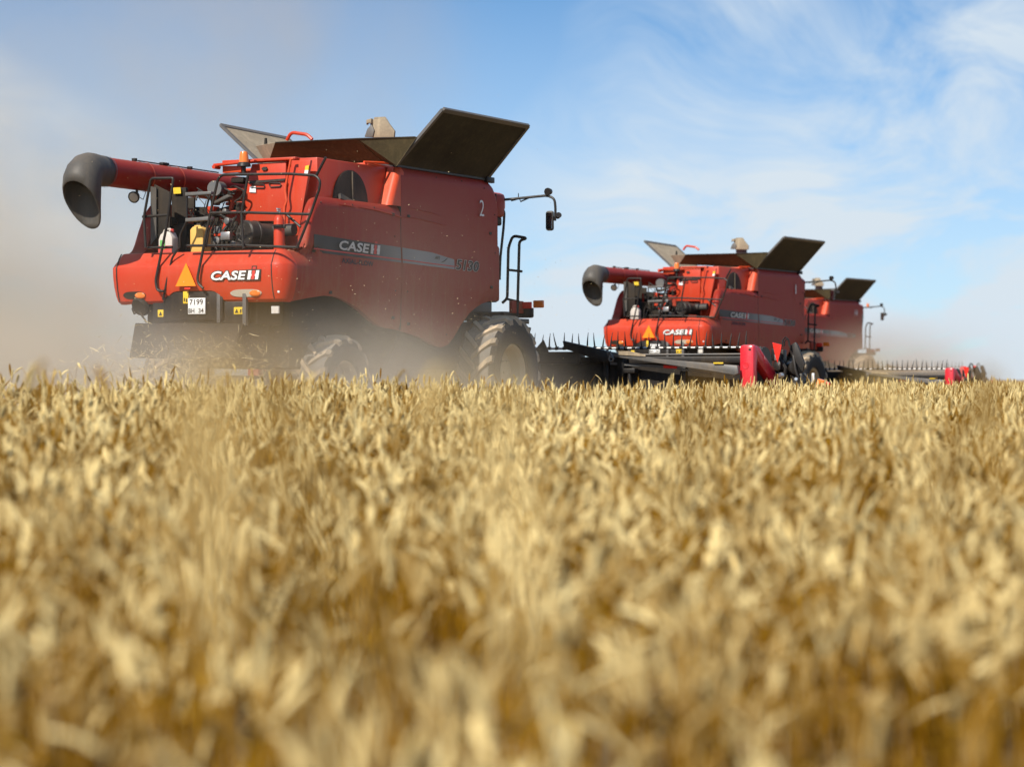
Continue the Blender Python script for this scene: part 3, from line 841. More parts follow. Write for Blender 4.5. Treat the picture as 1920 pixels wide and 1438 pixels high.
    g = G(); g.lathe((0.8,0.250,3.520), (1, 0.2, 0), [(-0.02, 0.11), (0.2, 0.11)], 16); g.build('exhaust_pipe', 'steel', eng)

    # ---------------- guard rails and ladder at the rear
    def grp(name, runs, r=0.019, mat='black'):
        g = G()
        for q in runs:
            g.rail(q, r, 8, 0.05)
        return g.build(name, mat, root)
    grp('guard_rail', [
        [(-0.03,0.850,2.650),(-0.03,0.880,3.080),(-0.03,0.760,3.620),(-0.03,0.380,3.610),(-0.03,0.380,3.570),(-0.03,0.490,2.930),(-0.03,0.680,2.180),(-0.03,0.650,2.040),(-0.03,0.540,2.030)],
        [(0.02,0.940,3.090),(0.02,0.480,3.100)], [(0.05,0.880,2.650),(0.05,0.450,2.650)]])
    grp('guard_rail', [
        [(-0.05,-0.150,2.060),(-0.05,-0.070,2.120),(-0.05,-0.050,2.200),(-0.05,-0.270,3.100),(-0.05,-0.400,3.570),(-0.05,-0.470,3.620),(-0.05,-0.890,3.610),(-0.05,-1.570,3.590),(-0.05,-2.000,3.550),(-0.05,-2.070,3.480),(-0.05,-2.060,3.380),(-0.05,-1.920,3.040),(-0.05,-1.700,2.580)],
        [(-0.05,-0.270,3.100),(-0.05,-0.800,3.090),(-0.05,-1.900,3.030)], [(0,0.160,2.660),(0,-0.760,2.640),(0,-1.670,2.590)],
        [(-0.05,-0.900,3.610),(-0.05,-0.790,3.090),(-0.05,-0.820,2.600)], [(0.05,-1.470,3.040),(0.05,-1.690,2.870)],
        [(-0.05,-2.010,3.550),(-0.05,-2.160,3.790)]])
    grp('ladder', [
        [(0.02,0.310,2.640),(0.02,0.430,2.500),(0.02,0.510,2.220),(0.02,0.590,1.910)], [(0.08,0.350,2.640),(0.08,0.340,2.820),(0.08,0.220,3.020),(0.08,0.220,3.400)],
        [(0.02,-0.290,3.020),(0.02,-0.190,2.860),(0.02,-0.150,2.630)]], 0.015)
    for q in ([(0.1,0.230,3.410),(0.1,-0.210,3.410),(0.1,-0.210,3.370),(0.1,0.230,3.360)], [(0.1,0.230,3.050),(0.1,-0.200,3.060),(0.1,-0.210,3.010),(0.1,0.230,3.000)]):
        g = G(); g.slab(q, 0.10, 0.006); g.build('ladder_step', 'steel', root)

    # ---------------- beacon lamp
    b = Vector((0.9,-0.180,3.820))
    g = G(); g.lathe(b, (0, 0, 1), [(-0.12, 0.03), (0, 0.03), (0.001, 0.10), (0.03, 0.095), (0.06, 0.075)], 20); bb = g.build('beacon_lamp', 'black', root)
    g = G(); g.lathe(b, (0, 0, 1), [(0.06, 0.072), (0.09, 0.070), (0.19, 0.058), (0.21, 0.050), (0.218, 0.02)], 20); g.build('lens', 'amber', bb)

    # ---------------- unloading auger stowed back along the left side
    ya, za = 1.36, 3.72
    AD = Vector((1, 0.058, 0)).normalized()                            # the tube lies a little askew: rear end nearer the middle
    A0 = Vector((-0.36, ya, za))
    g = G()
    g.lathe(A0, AD, [(0, 0.205), (0.05, 0.205), (4.2, 0.205), (4.9, 0.2)], 28)
    au = g.build('unloading_auger', 'red_shaded', root)
    for t in (1.0, 1.8):
        g = G(); g.lathe(A0 + AD * t, AD, [(0, 0.221), (0.035, 0.221)], 28, cap=False); g.build('auger_band', 'red_sunlit', au)
    for t, l in ((0.78, .05), (1.50, .16), (2.25, .06)):
        p = A0 + AD * t
        g = G(); g.box((p.x, p.y - 0.04, za + 0.205), (p.x + l, p.y + 0.03, za + 0.25), 0.008); g.build('auger_fitting', 'black', au)
    g = G(); g.tube([A0 + AD * t + Vector((0, 0, 0.222)) for t in (0.9, 1.5, 2.2, 3.1)], 0.010, 6); g.build('cable', 'black', au)
    g = G(); p = A0 + AD * 4.8
    g.tube([p, p + Vector((0.5, 0, -.1)), p + Vector((0.62, 0, -.5)), p + Vector((0.62, 0, -1.7))], [0.2, 0.22, 0.24, 0.24], 18); g.build('auger_elbow', 'red_shaded', au)
    # rubber spout: bends from level to hanging, mouth open to the rear
    g = G()
    n = 28
    path = [(0.16, 0.0, 0.216, 0.0), (0.04, 0.0, 0.220, 0.0), (-0.07, 0.003, 0.232, 4), (-0.16, 0.0, 0.245, 14), (-0.24, -0.03, 0.26, 30), (-0.30, -0.09, 0.272, 48), (-0.335, -0.17, 0.278, 66), (-0.345, -0.29, 0.276, 80), (-0.335, -0.43, 0.264, 90), (-0.31, -0.58, 0.248, 93), (-0.285, -0.75, 0.232, 94), (-0.26, -0.95, 0.22, 94), (-0.25, -1.1, 0.21, 94)]
    rows = []
    for (x, z, r_, ang) in path:
        a = R(ang); ring = []
        for k in range(n + 1):
            t = 2 * PI * k / n
            w, h = r_ * math.cos(t), r_ * math.sin(t)
            ring.append((x - 0.47 - h * math.sin(a), ya + w * 0.96, za + z + h * math.cos(a)))
        rows.append(ring)
    g.grid(rows)
    bm = bmesh.new()
    vv = [bm.verts.new(p) for p in g.v]
    for f in g.f:
        bm.faces.new([vv[i] for i in f])
    bmesh.ops.remove_doubles(bm, verts=bm.verts, dist=1e-4)
    # the mouth is cut slanting, facing the rear
    bmesh.ops.bisect_plane(bm, geom=bm.verts[:] + bm.edges[:] + bm.faces[:], plane_co=(-1.05, ya, za - 0.22), plane_no=(-0.74, -0.10, -0.66), clear_outer=True)
    bmesh.ops.recalc_face_normals(bm, faces=bm.faces)
    g = G(); g.bm(bm)
    sp = g.build('auger_spout', 'grey', au, ang=60)
    sm = sp.modifiers.new('thickness', 'SOLIDIFY'); sm.thickness = 0.018; sm.offset = -1
    g = G(); g.lathe((-0.33, ya, za), AD, [(0, 0.226), (0.02, 0.226)], 28, cap=False); g.build('clamp_band', 'steel', au)
    # work lamp under the tube
    g = G()
    lp = Vector((0.45,1.400,3.420))
    g.lathe(lp, (-0.9, -0.15, -0.35), [(-0.09, 0.03), (-0.05, 0.055), (0.02, 0.085), (0.04, 0.087)], 18)
    g.tube([lp + Vector((0.05, 0, 0.13)), lp + Vector((0.05, 0, 0.02))], 0.02, 8)
    g.tube([lp + Vector((0.07, 0, 0.01)), lp + Vector((0.2, 0, -0.03)), lp + Vector((0.3, 0.02, 0.1))], 0.006, 5)
    wl = g.build('work_lamp', 'black', root)
    g = G(); g.lathe(lp, (-0.9, -0.15, -0.35), [(0.035, 0.08), (0.048, 0.05), (0.052, 0.01)], 18); g.build('lens', 'lamp_glass', wl)

    # ---------------- cab
    g = G()
    g.box((6.30, -0.93, 3.53), (7.45, 0.93, 3.86), 0.09); cr = g.build('cab_roof', 'red', root)
    g = G(); g.box((6.62, -1.14, 3.42), (7.00, -0.95, 3.80), 0.06); g.build('roof_corner', 'red_shaded', cr)
    g = G(); g.box((6.64, -1.10, 3.29), (6.96, -0.95, 3.43), 0.03); g.build('roof_lamp_housing', 'dark', cr)
    g = G()
    g.box((6.25, -0.85, 1.75), (7.10, 0.85, 2.15), 0.05); cb = g.build('cab_base', 'black', root)
    for (x, y) in ((6.3, -0.86), (6.3, 0.86), (7.04, -0.84), (7.04, 0.84)):
        g = G()
        g.rail([(x, y, 2.1), (x + (0.06 if x > 7 else 0), y, 2.8), (x, y * 0.97, 3.55)], 0.035, 8)
        g.build('cab_pillar', 'black', cb)
    for y in (-0.84, 0.84):
        g = G(); g.slab([(6.33, y, 2.15), (7.02, y, 2.15), (7.08, y, 2.8), (7.02, y, 3.53), (6.33, y, 3.53)], 0.008)
        g.build('cab_window', 'glass', cb)
    g = G(); g.slab([(7.08, -0.80, 2.15), (7.08, 0.80, 2.15), (7.08, 0.80, 3.53), (7.08, -0.80, 3.53)], 0.008)
    g.build('cab_window', 'glass', cb)
    g = G(); g.rail([(7.110,-1,3.580),(7.220,-1,3.540),(7.190,-1,3.280),(7.080,-1,2.790),(7.050,-1,2.420)], 0.022, 8); g.build('door_rail', 'black', cb)
    # mirror arm
    g = G()
    g.rail([(7.0, -1.05, 3.715), (7.15, -1.15, 3.735), (7.2, -1.80, 3.775), (7.2, -1.93, 3.72), (7.2, -1.95, 3.56), (7.2, -1.94, 3.36)], 0.021, 8, 0.10)
    g.tube([(7.18, -1.15, 3.71), (7.18, -1.3, 3.74), (7.18, -1.32, 3.69), (7.18, -1.5, 3.755)], 0.012, 6)
    g.tube([(7.18, -1.28, 3.74), (7.18, -1.28, 3.83)], 0.008, 6)
    ma = g.build('mirror_arm', 'black', root)
    g = G(); g.box((7.12, -1.935, 3.20), (7.20, -1.80, 3.52), 0.035); mr = g.build('mirror', 'grey', root)
    g = G(); g.box((7.114, -1.92, 3.23), (7.119, -1.815, 3.49)); g.build('mirror_glass', 'mirror', mr)
    g = G(); g.lathe((7.2, -1.82, 3.835), (-1, 0.0, -0.1), [(-0.05, 0.05), (0.03, 0.065), (0.04, 0.06)], 14); g.build('arm_lamp', 'black', ma)
    g = G(); g.lathe((7.2, -2.0, 3.44), (-0.6, -0.5, 0.3), [(-0.05, 0.035), (0.03, 0.05)], 12); g.build('arm_lamp', 'black', ma)

    # ---------------- driver's ladder platform, right-hand front
    g = G()
    g.box((6.35, -1.46, 1.80), (7.35, -0.9, 1.88), 0.01); g.box((6.3, -1.42, 1.70), (7.3, -0.8, 1.78), 0.01)
    pl = g.build('cab_platform', 'black', root)
    g = G(); g.box((6.55, -1.50, 1.86), (6.95, -1.44, 2.06), 0.01); g.build('platform_skirt', 'red_shaded', pl)
    g = G(); g.box((6.93, -1.52, 1.94), (6.96, -1.50, 2.04)); g.box((6.90, -1.66, 1.94), (6.93, -1.38, 2.045), 0.005); g.build('marker_lamp', 'reflector', pl)
    g = G(); g.box((6.94, -1.86, 1.95), (6.98, -1.67, 2.07), 0.015); g.build('marker_lamp', 'amber', pl)
    g = G(); g.box((6.95, -1.66, 1.80), (7.00, -1.36, 1.95), 0.01); g.build('lamp_bracket', 'black', pl)
    g = G()
    U = 6.72
    g.rail([(6.72,-1.230,2.030),(6.72,-1.320,2.100),(6.72,-1.340,2.920),(6.72,-1.420,3.110),(6.72,-1.690,3.060),(6.72,-1.540,3.030),(6.72,-1.510,2.030),(6.72,-1.500,1.700)], 0.024, 8, 0.07)
    g.tube([(6.72,-1.320,2.090),(6.72,-1.540,2.040)], 0.02, 8)
    g.tube([(6.72,-1.340,2.560),(6.72,-1.590,2.530)], 0.02, 8)
    g.build('hand_rail', 'black', pl)

    # ---------------- chassis, belly, chopper
    g = G()
    g.box((0.9, -0.95, 0.95), (5.9, 0.95, 2.4), 0.05)
    g.box((0.25, -0.85, 1.55), (0.95, 1.05, 2.42), 0.05)
    g.box((1.42, -1.15, 0.62), (1.70, 1.15, 0.85), 0.04)                # rear axle
    g.box((5.9, -1.05, 0.75), (6.3, 1.05, 1.15), 0.05)                  # drive axle
    g.box((5.6, -0.9, 1.2), (7.6, 0.9, 1.72), 0.05)
    g.slab([(3.3, -1.30, 1.45), (3.75, -1.30, 1.40), (3.05, -1.30, 0.75), (2.75, -1.30, 0.8)], 0.06)
    g.build('chassis', 'dark', root)
    g = G()
    rows = [[(6.2, -0.62, 1.75), (9.0, -0.62, 1.0)], [(6.2, 0.62, 1.75), (9.0, 0.62, 1.0)], [(6.2, 0.62, 1.0), (9.0, 0.62, 0.35)], [(6.2, -0.62, 1.0), (9.0, -0.62, 0.35)], [(6.2, -0.62, 1.75), (9.0, -0.62, 1.0)]]
    g.grid(rows); g.build('feeder_house', 'dark', root)
    g = G()
    g.box((0.10, -0.72, 1.55), (0.50, 0.83, 1.88), 0.02)
    g.box((0.06, -0.40, 1.62), (0.12, 0.62, 2.04), 0.02)
    ch = g.build('straw_chopper', 'black', root)
    g = G()
    g.slab([(0.02, 1.06, 1.585), (0.02, -0.75, 1.56), (-0.22, -0.70, 1.08), (-0.22, 0.98, 1.10)], 0.03, 0.006)
    g.slab([(0.02, 1.06, 1.585), (0.7, 1.06, 1.6), (0.6, 0.98, 1.12), (-0.22, 0.98, 1.10)], 0.03, 0.006)
    g.slab([(0.02, -0.75, 1.56), (0.7, -0.75, 1.6), (0.6, -0.7, 1.1), (-0.22, -0.70, 1.08)], 0.03, 0.006)
    g.build('spreader_hood', 'dark', ch)
    g = G(); g.lathe((0.12, 1.05, 1.83), (-1, 0.1, -0.5), [(-0.1, 0.1), (0.0, 0.15), (0.05, 0.12)], 16); g.tube([(0.05, 1.02, 1.75), (0.03, 0.88, 1.60)], 0.014, 6); g.tube([(0.05, 1.15, 1.80), (0.04, 1.10, 1.72), (0.03, 1.06, 1.74)], 0.012, 6)
    g.build('chaff_bracket', 'dark', ch)
    g = G(); g.box((0.03, -0.125, 1.705), (0.05, 0.168, 1.93), 0.004); npl = g.build('number_plate', 'white', root)
    g = G()
    g.text("7199", (0.029, 0.138, 1.835), (0, -1, 0), (0, 0, 1), 0.228, 0.078, bold=0.008, ext=0.003)
    g.build('plate_lettering', 'ink', npl); g = G()
    g.text("BH", (0.029, 0.155, 1.722), (0, -1, 0), (0, 0, 1), 0.098, 0.062, bold=0.008, ext=0.003)
    g.build('plate_lettering', 'ink', npl); g = G()
    g.text("34", (0.029, -0.015, 1.722), (0, -1, 0), (0, 0, 1), 0.084, 0.062, bold=0.008, ext=0.003)
    g.build('plate_lettering', 'ink', npl)
    for (y0, y1, z0, z1, x) in ((0.175, 0.265, 1.855, 2.03, 0.055), (0.55, 0.73, 1.675, 1.775, 0.095), (-0.74, -0.565, 1.695, 1.795, 0.095)):
        g = G(); g.box((x - 0.006, y0, z0), (x, y1, z1), 0.002); yl = g.build('warning_label', 'yellow', root)
        g = G()
        if z1 - z0 > 0.15:
            g.sheet([(x - 0.008, y0 + 0.015, z0 + 0.02), (x - 0.008, y0 + 0.015, z0 + 0.07), (x - 0.008, y0 + 0.04, z0 + 0.07), (x - 0.008, y0 + 0.04, z0 + 0.02)][::-1])
            g.sheet([(x - 0.008, y0 + 0.055, z0 + 0.03), (x - 0.008, y0 + 0.055, z0 + 0.08), (x - 0.008, y0 + 0.075, z0 + 0.08), (x - 0.008, y0 + 0.075, z0 + 0.03)][::-1])
        else:
            yy = y1 - 0.02
            g.sheet([(x - 0.008, yy, z0 + 0.02), (x - 0.008, yy - 0.06, z0 + 0.02), (x - 0.008, yy - 0.03, z0 + 0.08)])
            for k in range(2):
                g.sheet([(x - 0.008, yy - 0.085 - 0.035 * k, z0 + 0.02 + 0.008 * k), (x - 0.008, yy - 0.108 - 0.035 * k, z0 + 0.02 + 0.008 * k), (x - 0.008, yy - 0.108 - 0.035 * k, z0 + 0.07 + 0.008 * k), (x - 0.008, yy - 0.085 - 0.035 * k, z0 + 0.07 + 0.008 * k)])
        g.build('label_symbol', 'ink', yl)
    g = G()
    g.box((0.04, -0.80, 1.54), (0.10, -0.74, 2.05), 0.005); g.build('chopper_bracket', 'steel', ch)
    g = G(); g.box((0.05, -0.36, 1.58), (0.10, -0.30, 2.04), 0.01)
    for z in (1.62, 1.75, 1.83):
        g.lathe((0.045, -0.33, z), (-1, 0, 0), [(0, 0.008), (0.01, 0.006)], 8)
    g.build('chopper_bracket', 'steel', ch)
    g = G(); g.box((0.10, -1.30, 1.70), (0.13, -1.18, 1.80)); g.build('reflector', 'dusty_white', ch)

    # ---------------- wheels
    def wheel(u, y0, y1, Rr, rim, lugs, lw, sgn):
        """y0 inner, y1 outer distance from the centre plane; sgn side"""
        w = y1 - y0; yc = (y0 + y1) / 2
        e = empty('wheel', (u, sgn * yc, Rr), 0, root)
        g = G()
        g.lathe((0, 0, 0), (0, sgn, 0), [(-w * .30, rim), (-w * .42, rim + .02), (-w * .5, rim + (Rr - rim) * .5), (-w * .47, Rr - .14), (-w * .40, Rr - .07)], 56, cap=False)
        g.cur = 1
        g.lathe((0, 0, 0), (0, sgn, 0), [(-w * .40, Rr - .07), (-w * .25, Rr - .048), (0, Rr - .04), (w * .25, Rr - .048), (w * .40, Rr - .07)], 56, cap=False)
        g.cur = 0
        g.lathe((0, 0, 0), (0, sgn, 0), [(w * .40, Rr - .07), (w * .47, Rr - .14), (w * .5, rim + (Rr - rim) * .5), (w * .42, rim + .02), (w * .30, rim)], 56, cap=False)
        ty = g.build('tyre', ['rubber', 'tread'], e)
        # chevron lugs, running from beyond the middle down over the shoulder
        g = G()
        for k in range(lugs * 2):
            sd = 1 if k % 2 else -1
            a0 = PI * k / lugs
            rows_t, rows_b = [], []
            ring = []
            for j in range(7):
                t = j / 6
                yy = sd * (-0.03 + (w * .52) * t)
                ang = a0 + 0.40 * t * (0.9 / Rr) * (w / .7)
                base = Rr - .045 - (0.03 * max(0, t - .55) / .45) - (0.10 * max(0, t - .85) / .15)
                top = Rr - (0.02 * t * t) - (0.05 * max(0, t - .85) / .15)
                hw = (lw * (0.9 + 0.5 * t)) / Rr / 2
                ring.append([(base - .02, ang - hw * 1.35, yy), (top, ang - hw, yy), (top, ang + hw, yy), (base - .02, ang + hw * 1.35, yy)])
            vs = []
            for rg in ring:
                for (rr, an, yy) in rg:
                    vs.append((rr * math.sin(an) , yy * sgn, rr * math.cos(an)))
            fs = []
            for j in range(6):
                for q in range(3):
                    fs.append((j * 4 + q, j * 4 + q + 1, (j + 1) * 4 + q + 1, (j + 1) * 4 + q))
            fs.append((0, 1, 2, 3)); fs.append((27, 26, 25, 24))
            g.add(vs, fs)
        g.build('tread_lugs', 'lug', e)
        g = G()
        g.lathe((0, 0, 0), (0, sgn, 0), [(-w * .30, rim * .98), (-w * .30, rim * .9), (w * .0, rim * .86), (w * .05, 0.2), (w * .12, 0.17), (w * .12, 0.02)], 40, cap=False)
        g.lathe((0, 0, 0), (0, sgn, 0), [(w * .0, rim * .86), (w * .25, rim * .90), (w * .31, rim * .97), (w * .335, rim * 1.03), (w * .36, rim * 1.02), (w * .345, rim * .95), (w * .26, rim * .86)], 40, cap=False)
        for k in range(8):
            a = k * PI / 4
            g.lathe((0.25 * math.sin(a), sgn * w * .04, 0.25 * math.cos(a)), (0, sgn, 0), [(0, .022), (.03, .02)], 8)
        g.build('rim', 'rim', e)
        return e
    wheel(6.00, 1.24, 1.88, 0.905, 0.44, 17, 0.075, -1)
    wheel(6.00, 1.24, 1.88, 0.905, 0.44, 17, 0.075, 1)
    wheel(1.45, 1.12, 1.60, 0.715, 0.34, 14, 0.065, -1)
    wheel(1.45, 1.12, 1.60, 0.715, 0.34, 14, 0.065, 1)

    # ---------------- header with reel
    HW = 4.62
    g = G()
    g.box((8.62, -HW, 0.30), (8.72, HW, 1.10)); g.box((8.55, -HW, 1.06), (8.72, HW, 1.17), 0.01); g.box((8.5, -HW, 0.30), (8.7, HW, 0.48), 0.02)
    g.slab([(8.7, -HW, 0.32), (8.7, HW, 0.32), (10.2, HW, 0.14), (10.2, -HW, 0.14)], 0.03)
    for y in (-3.6, -2.2, -0.9, 0.9, 2.2, 3.6):
        g.box((8.54, y - 0.05, 0.45), (8.62, y + 0.05, 1.08), 0.01)
    g.lathe((9.35, -HW, 0.62), (0, 1, 0), [(0, .2), (2 * HW, .2)], 20)
    g.box((8.48, -1.75, 1.05), (8.70, -0.35, 1.26), 0.02)
    hd = g.build('header', 'black', root)
    g = G(); g.tube([(8.60, -HW, 1.205), (8.60, HW, 1.205)], 0.014, 8); g.build('wiper_rail', 'steel', hd)
    g = G()
    for (a, b) in (((8.4,-1.490,1.440), (8.4,-2.340,1.260)),):
        a, b = Vector(a), Vector(b)
        g.slab([a, b, b + Vector((0, 0, -0.21)), a + Vector((0, -0.03, -0.13))], 0.10, 0.012)
    g.build('swing_boom', 'black', hd)
    g = G()
    g.slab([(8.3,-2.350,1.260),(8.3,-3.280,1.130),(8.3,-4.680,1.020),(8.3,-4.700,0.890),(8.3,-4.620,0.860),(8.3,-4.340,0.920),(8.3,-2.370,1.180)], 0.09, 0.01)
    bo = g.build('swing_boom', 'steel', root)
    g = G(); g.tube([(p[0], p[1], p[2]) for p in [(8.24,-2.430,1.190),(8.24,-2.450,1.160),(8.24,-2.490,1.140),(8.24,-2.470,1.100),(8.24,-2.420,1.100),(8.24,-2.410,1.140)]], 0.018, 6, closed=True); g.tube([(8.24,-2.420,1.260),(8.24,-2.480,1.160)], 0.02, 6); g.build('boom_hook', 'steel', bo)
    g = G(); g.slab([(8.24,-2.570,1.260),(8.24,-2.770,1.260),(8.24,-3.070,1.200),(8.24,-3.070,1.170),(8.24,-2.580,1.200)], 0.01); g.build('boom_decal', 'flap_tan', bo)
    g = G(); g.box((8.22, -4.45, 1.045), (8.25, -4.28, 1.07), 0.005); g.build('boom_latch', 'yellow', bo)
    g = G(); g.slab([(8.4,-2.360,1.080),(8.4,-3.340,1.020),(8.4,-3.340,0.980),(8.4,-2.360,1.040)], 0.05); g.slab([(8.4,-3.560,0.990),(8.4,-4.160,0.900),(8.4,-4.160,0.870),(8.4,-3.560,0.960)], 0.05); lb = g.build('support_beam', 'steel', hd)
    g = G(); g.slab([(8.38,-3.340,1.030),(8.38,-3.570,1.010),(8.38,-3.570,0.970),(8.38,-3.340,0.980)], 0.05); g.build('beam_reflector', 'reflector', lb)
    g = G(); g.box((8.35, -2.62, 0.85), (8.5, -2.5, 1.22), 0.01); g.box((8.35, -2.82, 0.9), (8.5, -2.50, 0.98), 0.01); g.build('boom_bracket', 'black', hd)
    g = G(); g.tube([(8.4, -2.7, 0.95), (8.38, -2.72, 0.7), (8.42, -2.68, 0.55), (8.4, -2.72, 0.4)], [0.02, 0.05, 0.05, 0.04], 8); g.build('boom_spring', 'black', hd)
    g = G(); g.box((8.2, -3.35, 0.42), (8.5, -2.95, 0.56), 0.02); g.build('header_skid', 'steel', hd)
    g = G(); g.box((8.3, -4.6, 0.58), (8.36, -3.9, 0.61)); g.build('trailing_rod', 'steel', hd)
    g = G(); g.slab([(8.5,-0.870,1.260),(8.5,-1.060,1.460),(8.5,-1.160,1.250)], 0.03); g.build('header_lug', 'dark', hd)
    g = G(); g.slab([(8.5,-0.660,1.540),(8.5,-0.700,1.690),(8.5,-0.820,1.670),(8.5,-0.780,1.520),(8.5,-0.700,1.480)], 0.05, 0.01); g.build('lifting_eye', 'black', hd)
    # right and left end dividers
    for sgn in (-1, 1):
        o_ = 0 if sgn < 0 else 0
        g = G()
        g.box((8.42, sgn * 4.64 if sgn > 0 else -4.90, 0.45), (8.62, sgn * 4.90 if sgn > 0 else -4.64, 1.355), 0.06)
        dv = g.build('end_divider', 'red_low', hd)
        g = G(); g.slab([(8.50, sgn * 4.80, 1.345), (8.70, sgn * 4.80, 1.335), (10.35, sgn * 4.80, 0.40), (10.25, sgn * 4.80, 0.22), (8.66, sgn * 4.80, 1.08)], 0.16, 0.03); g.build('divider_beam', 'red_low', hd)
        g = G(); g.slab([(8.60, sgn * 4.78, 1.06), (10.1, sgn * 4.78, 0.24), (8.60, sgn * 4.78, 0.2)], 0.03); g.build('divider_sheet', 'dark', hd)
        g = G(); g.box((8.416, sgn * 4.83 - 0.02, 1.26), (8.425, sgn * 4.83 + 0.02, 1.29)); g.build('divider_slot', 'dark', hd)
        g = G(); g.lathe((8.42, sgn * 4.76, 1.02), (-1, 0, 0), [(0, 0.06), (0.006, 0.055), (0.003, 0.03)], 16); g.build('divider_recess', 'red_low', hd)
    g = G()
    g.lathe((9.7, -4.95, 0.62), (-0.75, -0.66, 0), [(-0.1, .30), (0.02, .30), (0.04, .26), (0.05, .08)], 20)
    g.lathe((9.6, -5.12, 0.98), (-0.7, -0.7, 0.1), [(-0.12, .12), (0.1, .12), (0.12, .05)], 14)
    g.lathe((9.55, -4.90, 1.02), (-1, 0, 0.2), [(-0.1, .10), (0.08, .09), (0.1, .03)], 12)
    g.box((9.55, -5.30, 0.25), (9.75, -5.02, 0.9), 0.04)
    g.box((9.45, -4.9, 1.10), (9.6, -4.78, 1.30), 0.02); g.box((9.4, -5.02, 0.95), (9.55, -4.96, 1.28), 0.01)
    g.lathe((9.5, -5.28, 0.62), (-0.8, -0.5, 0.3), [(-0.1, .12), (0.03, .12), (0.05, .04)], 14)
    g.tube([(9.4, -4.95, 1.15), (9.35, -5.08, 0.98), (9.4, -5.02, 0.7)], 0.03, 8)
    g.tube([(9.5, -5.15, 1.2), (9.42, -5.22, 0.95), (9.5, -5.30, 0.65)], 0.025, 8)
    g.slab([(9.5,-5.090,1.340),(9.5,-5.200,1.410),(9.5,-5.250,1.340),(9.5,-5.360,1.060),(9.5,-5.320,0.890),(9.5,-5.180,1.140),(9.5,-5.110,1.210)], 0.05, 0.01)
    g.slab([(9.75,-5.100,1.150),(9.75,-5.250,0.870),(9.75,-5.360,0.700),(9.75,-5.130,0.690),(9.75,-4.970,0.810),(9.75,-4.990,1.090)], 0.06, 0.01)
    g.tube([(9.4,-5.390,0.890),(9.4,-5.540,0.700)], 0.03, 8)
    g.tube([(9.4,-5.000,1.340),(9.4,-5.010,1.440),(9.4,-5.060,1.490),(9.4,-5.110,1.450),(9.4,-5.120,1.340)], 0.012, 6); g.tube([(9.4,-5.030,1.340),(9.4,-5.040,1.420),(9.4,-5.080,1.460),(9.4,-5.120,1.420),(9.4,-5.140,1.310)], 0.012, 6)
    rd = g.build('reel_drive', 'black', hd)
    g = G(); g.slab([(9.2,-4.910,1.400),(9.2,-5.070,1.360),(9.2,-5.050,1.250),(9.2,-5.000,1.070),(9.2,-4.960,1.180)], 0.02); g.build('warning_reflector', 'reflector', hd)
    g = G(); g.lathe((9.25, -5.05, 0.86), (-1, 0.3, 0.1), [(0, .05), (0.03, .045), (.05, .03)], 12); g.lathe((9.25, -5.3, 0.80), (-1, -.3, 0.1), [(0, .03), (0.03, .025)], 10); g.box((9.22, -5.0, 1.10), (9.27, -4.93, 1.2), 0.01); g.build('drive_fitting', 'bright', hd)
    g = G(); g.slab([(9.4,-5.520,0.900),(9.4,-5.560,0.900),(9.4,-5.560,0.740),(9.4,-5.520,0.740)], 0.03); g.build('marker_stick', 'white', hd)
    g = G(); g.slab([(9.4,-5.630,0.810),(9.4,-5.750,0.780),(9.4,-5.710,0.710),(9.4,-5.600,0.720)], 0.08, 0.01); g.build('end_lamp', 'amber', hd)
    g = G(); g.slab([(9.4,-5.600,0.710),(9.4,-5.710,0.700),(9.4,-5.760,0.770),(9.4,-5.840,0.730),(9.4,-5.780,0.630),(9.4,-5.580,0.650)], 0.06, 0.01); g.build('end_lamp', 'reflector', hd)
    # reel
    rc_u, rc_z, rr_ = 9.95, 0.86, 0.50
    g = G()
    g.tube([(rc_u, -4.4, rc_z), (rc_u, 4.4, rc_z)], 0.09, 12)
    for y in (-4.35, -1.5, 1.5, 4.35):
        for k in range(6):
            a = k * PI / 3 + 0.25
            g.slab([(rc_u + .05 * math.sin(a + 1), y, rc_z + .05 * math.cos(a + 1)), (rc_u + rr_ * math.sin(a + .04), y, rc_z + rr_ * math.cos(a + .04)), (rc_u + rr_ * math.sin(a - .04), y, rc_z + rr_ * math.cos(a - .04)), (rc_u + .05 * math.sin(a - 1), y, rc_z + .05 * math.cos(a - 1))], 0.03)
    for k in range(6):
        a = k * PI / 3 + 0.25
        if k != 0 and k != 5:
            g.tube([(rc_u + rr_ * math.sin(a), -4.4, rc_z + rr_ * math.cos(a)), (rc_u + rr_ * math.sin(a), 4.4, rc_z + rr_ * math.cos(a))], 0.022, 8)
    g.slab([(9.6, -4.55, 1.30), (9.6, -4.55, 1.20), (8.75, -4.55, 1.0), (8.75, -4.55, 1.12)], 0.06)
    g.slab([(9.6, 4.55, 1.30), (9.6, 4.55, 1.20), (8.75, 4.55, 1.0), (8.75, 4.55, 1.12)], 0.06)
    g.lathe((9.9, -4.5, 1.02), (0, 1, 0), [(0, .32), (.03, .32)], 24); g.lathe((9.9, 4.47, 1.02), (0, 1, 0), [(0, .32), (.03, .32)], 24)
    rl = g.build('reel', 'black', root)
    g = G(); g.tube([(9.50, -4.4, 1.325), (9.50, 4.4, 1.325)], 0.02, 8); g.build('tine_bar', 'bright', rl)
    g = G()
    g.tube([(0, 0, 0), (-0.005, 0, 0.07), (0.0, 0, 0.16), (0.02, 0, 0.27)], [0.016, 0.015, 0.011, 0.004], 6)
    g.lathe((0, -.03, 0), (0, 1, 0), [(0, .03), (.06, .03)], 8)
    tine = g.build('tine', 'black', rl)
    nt_ = 60
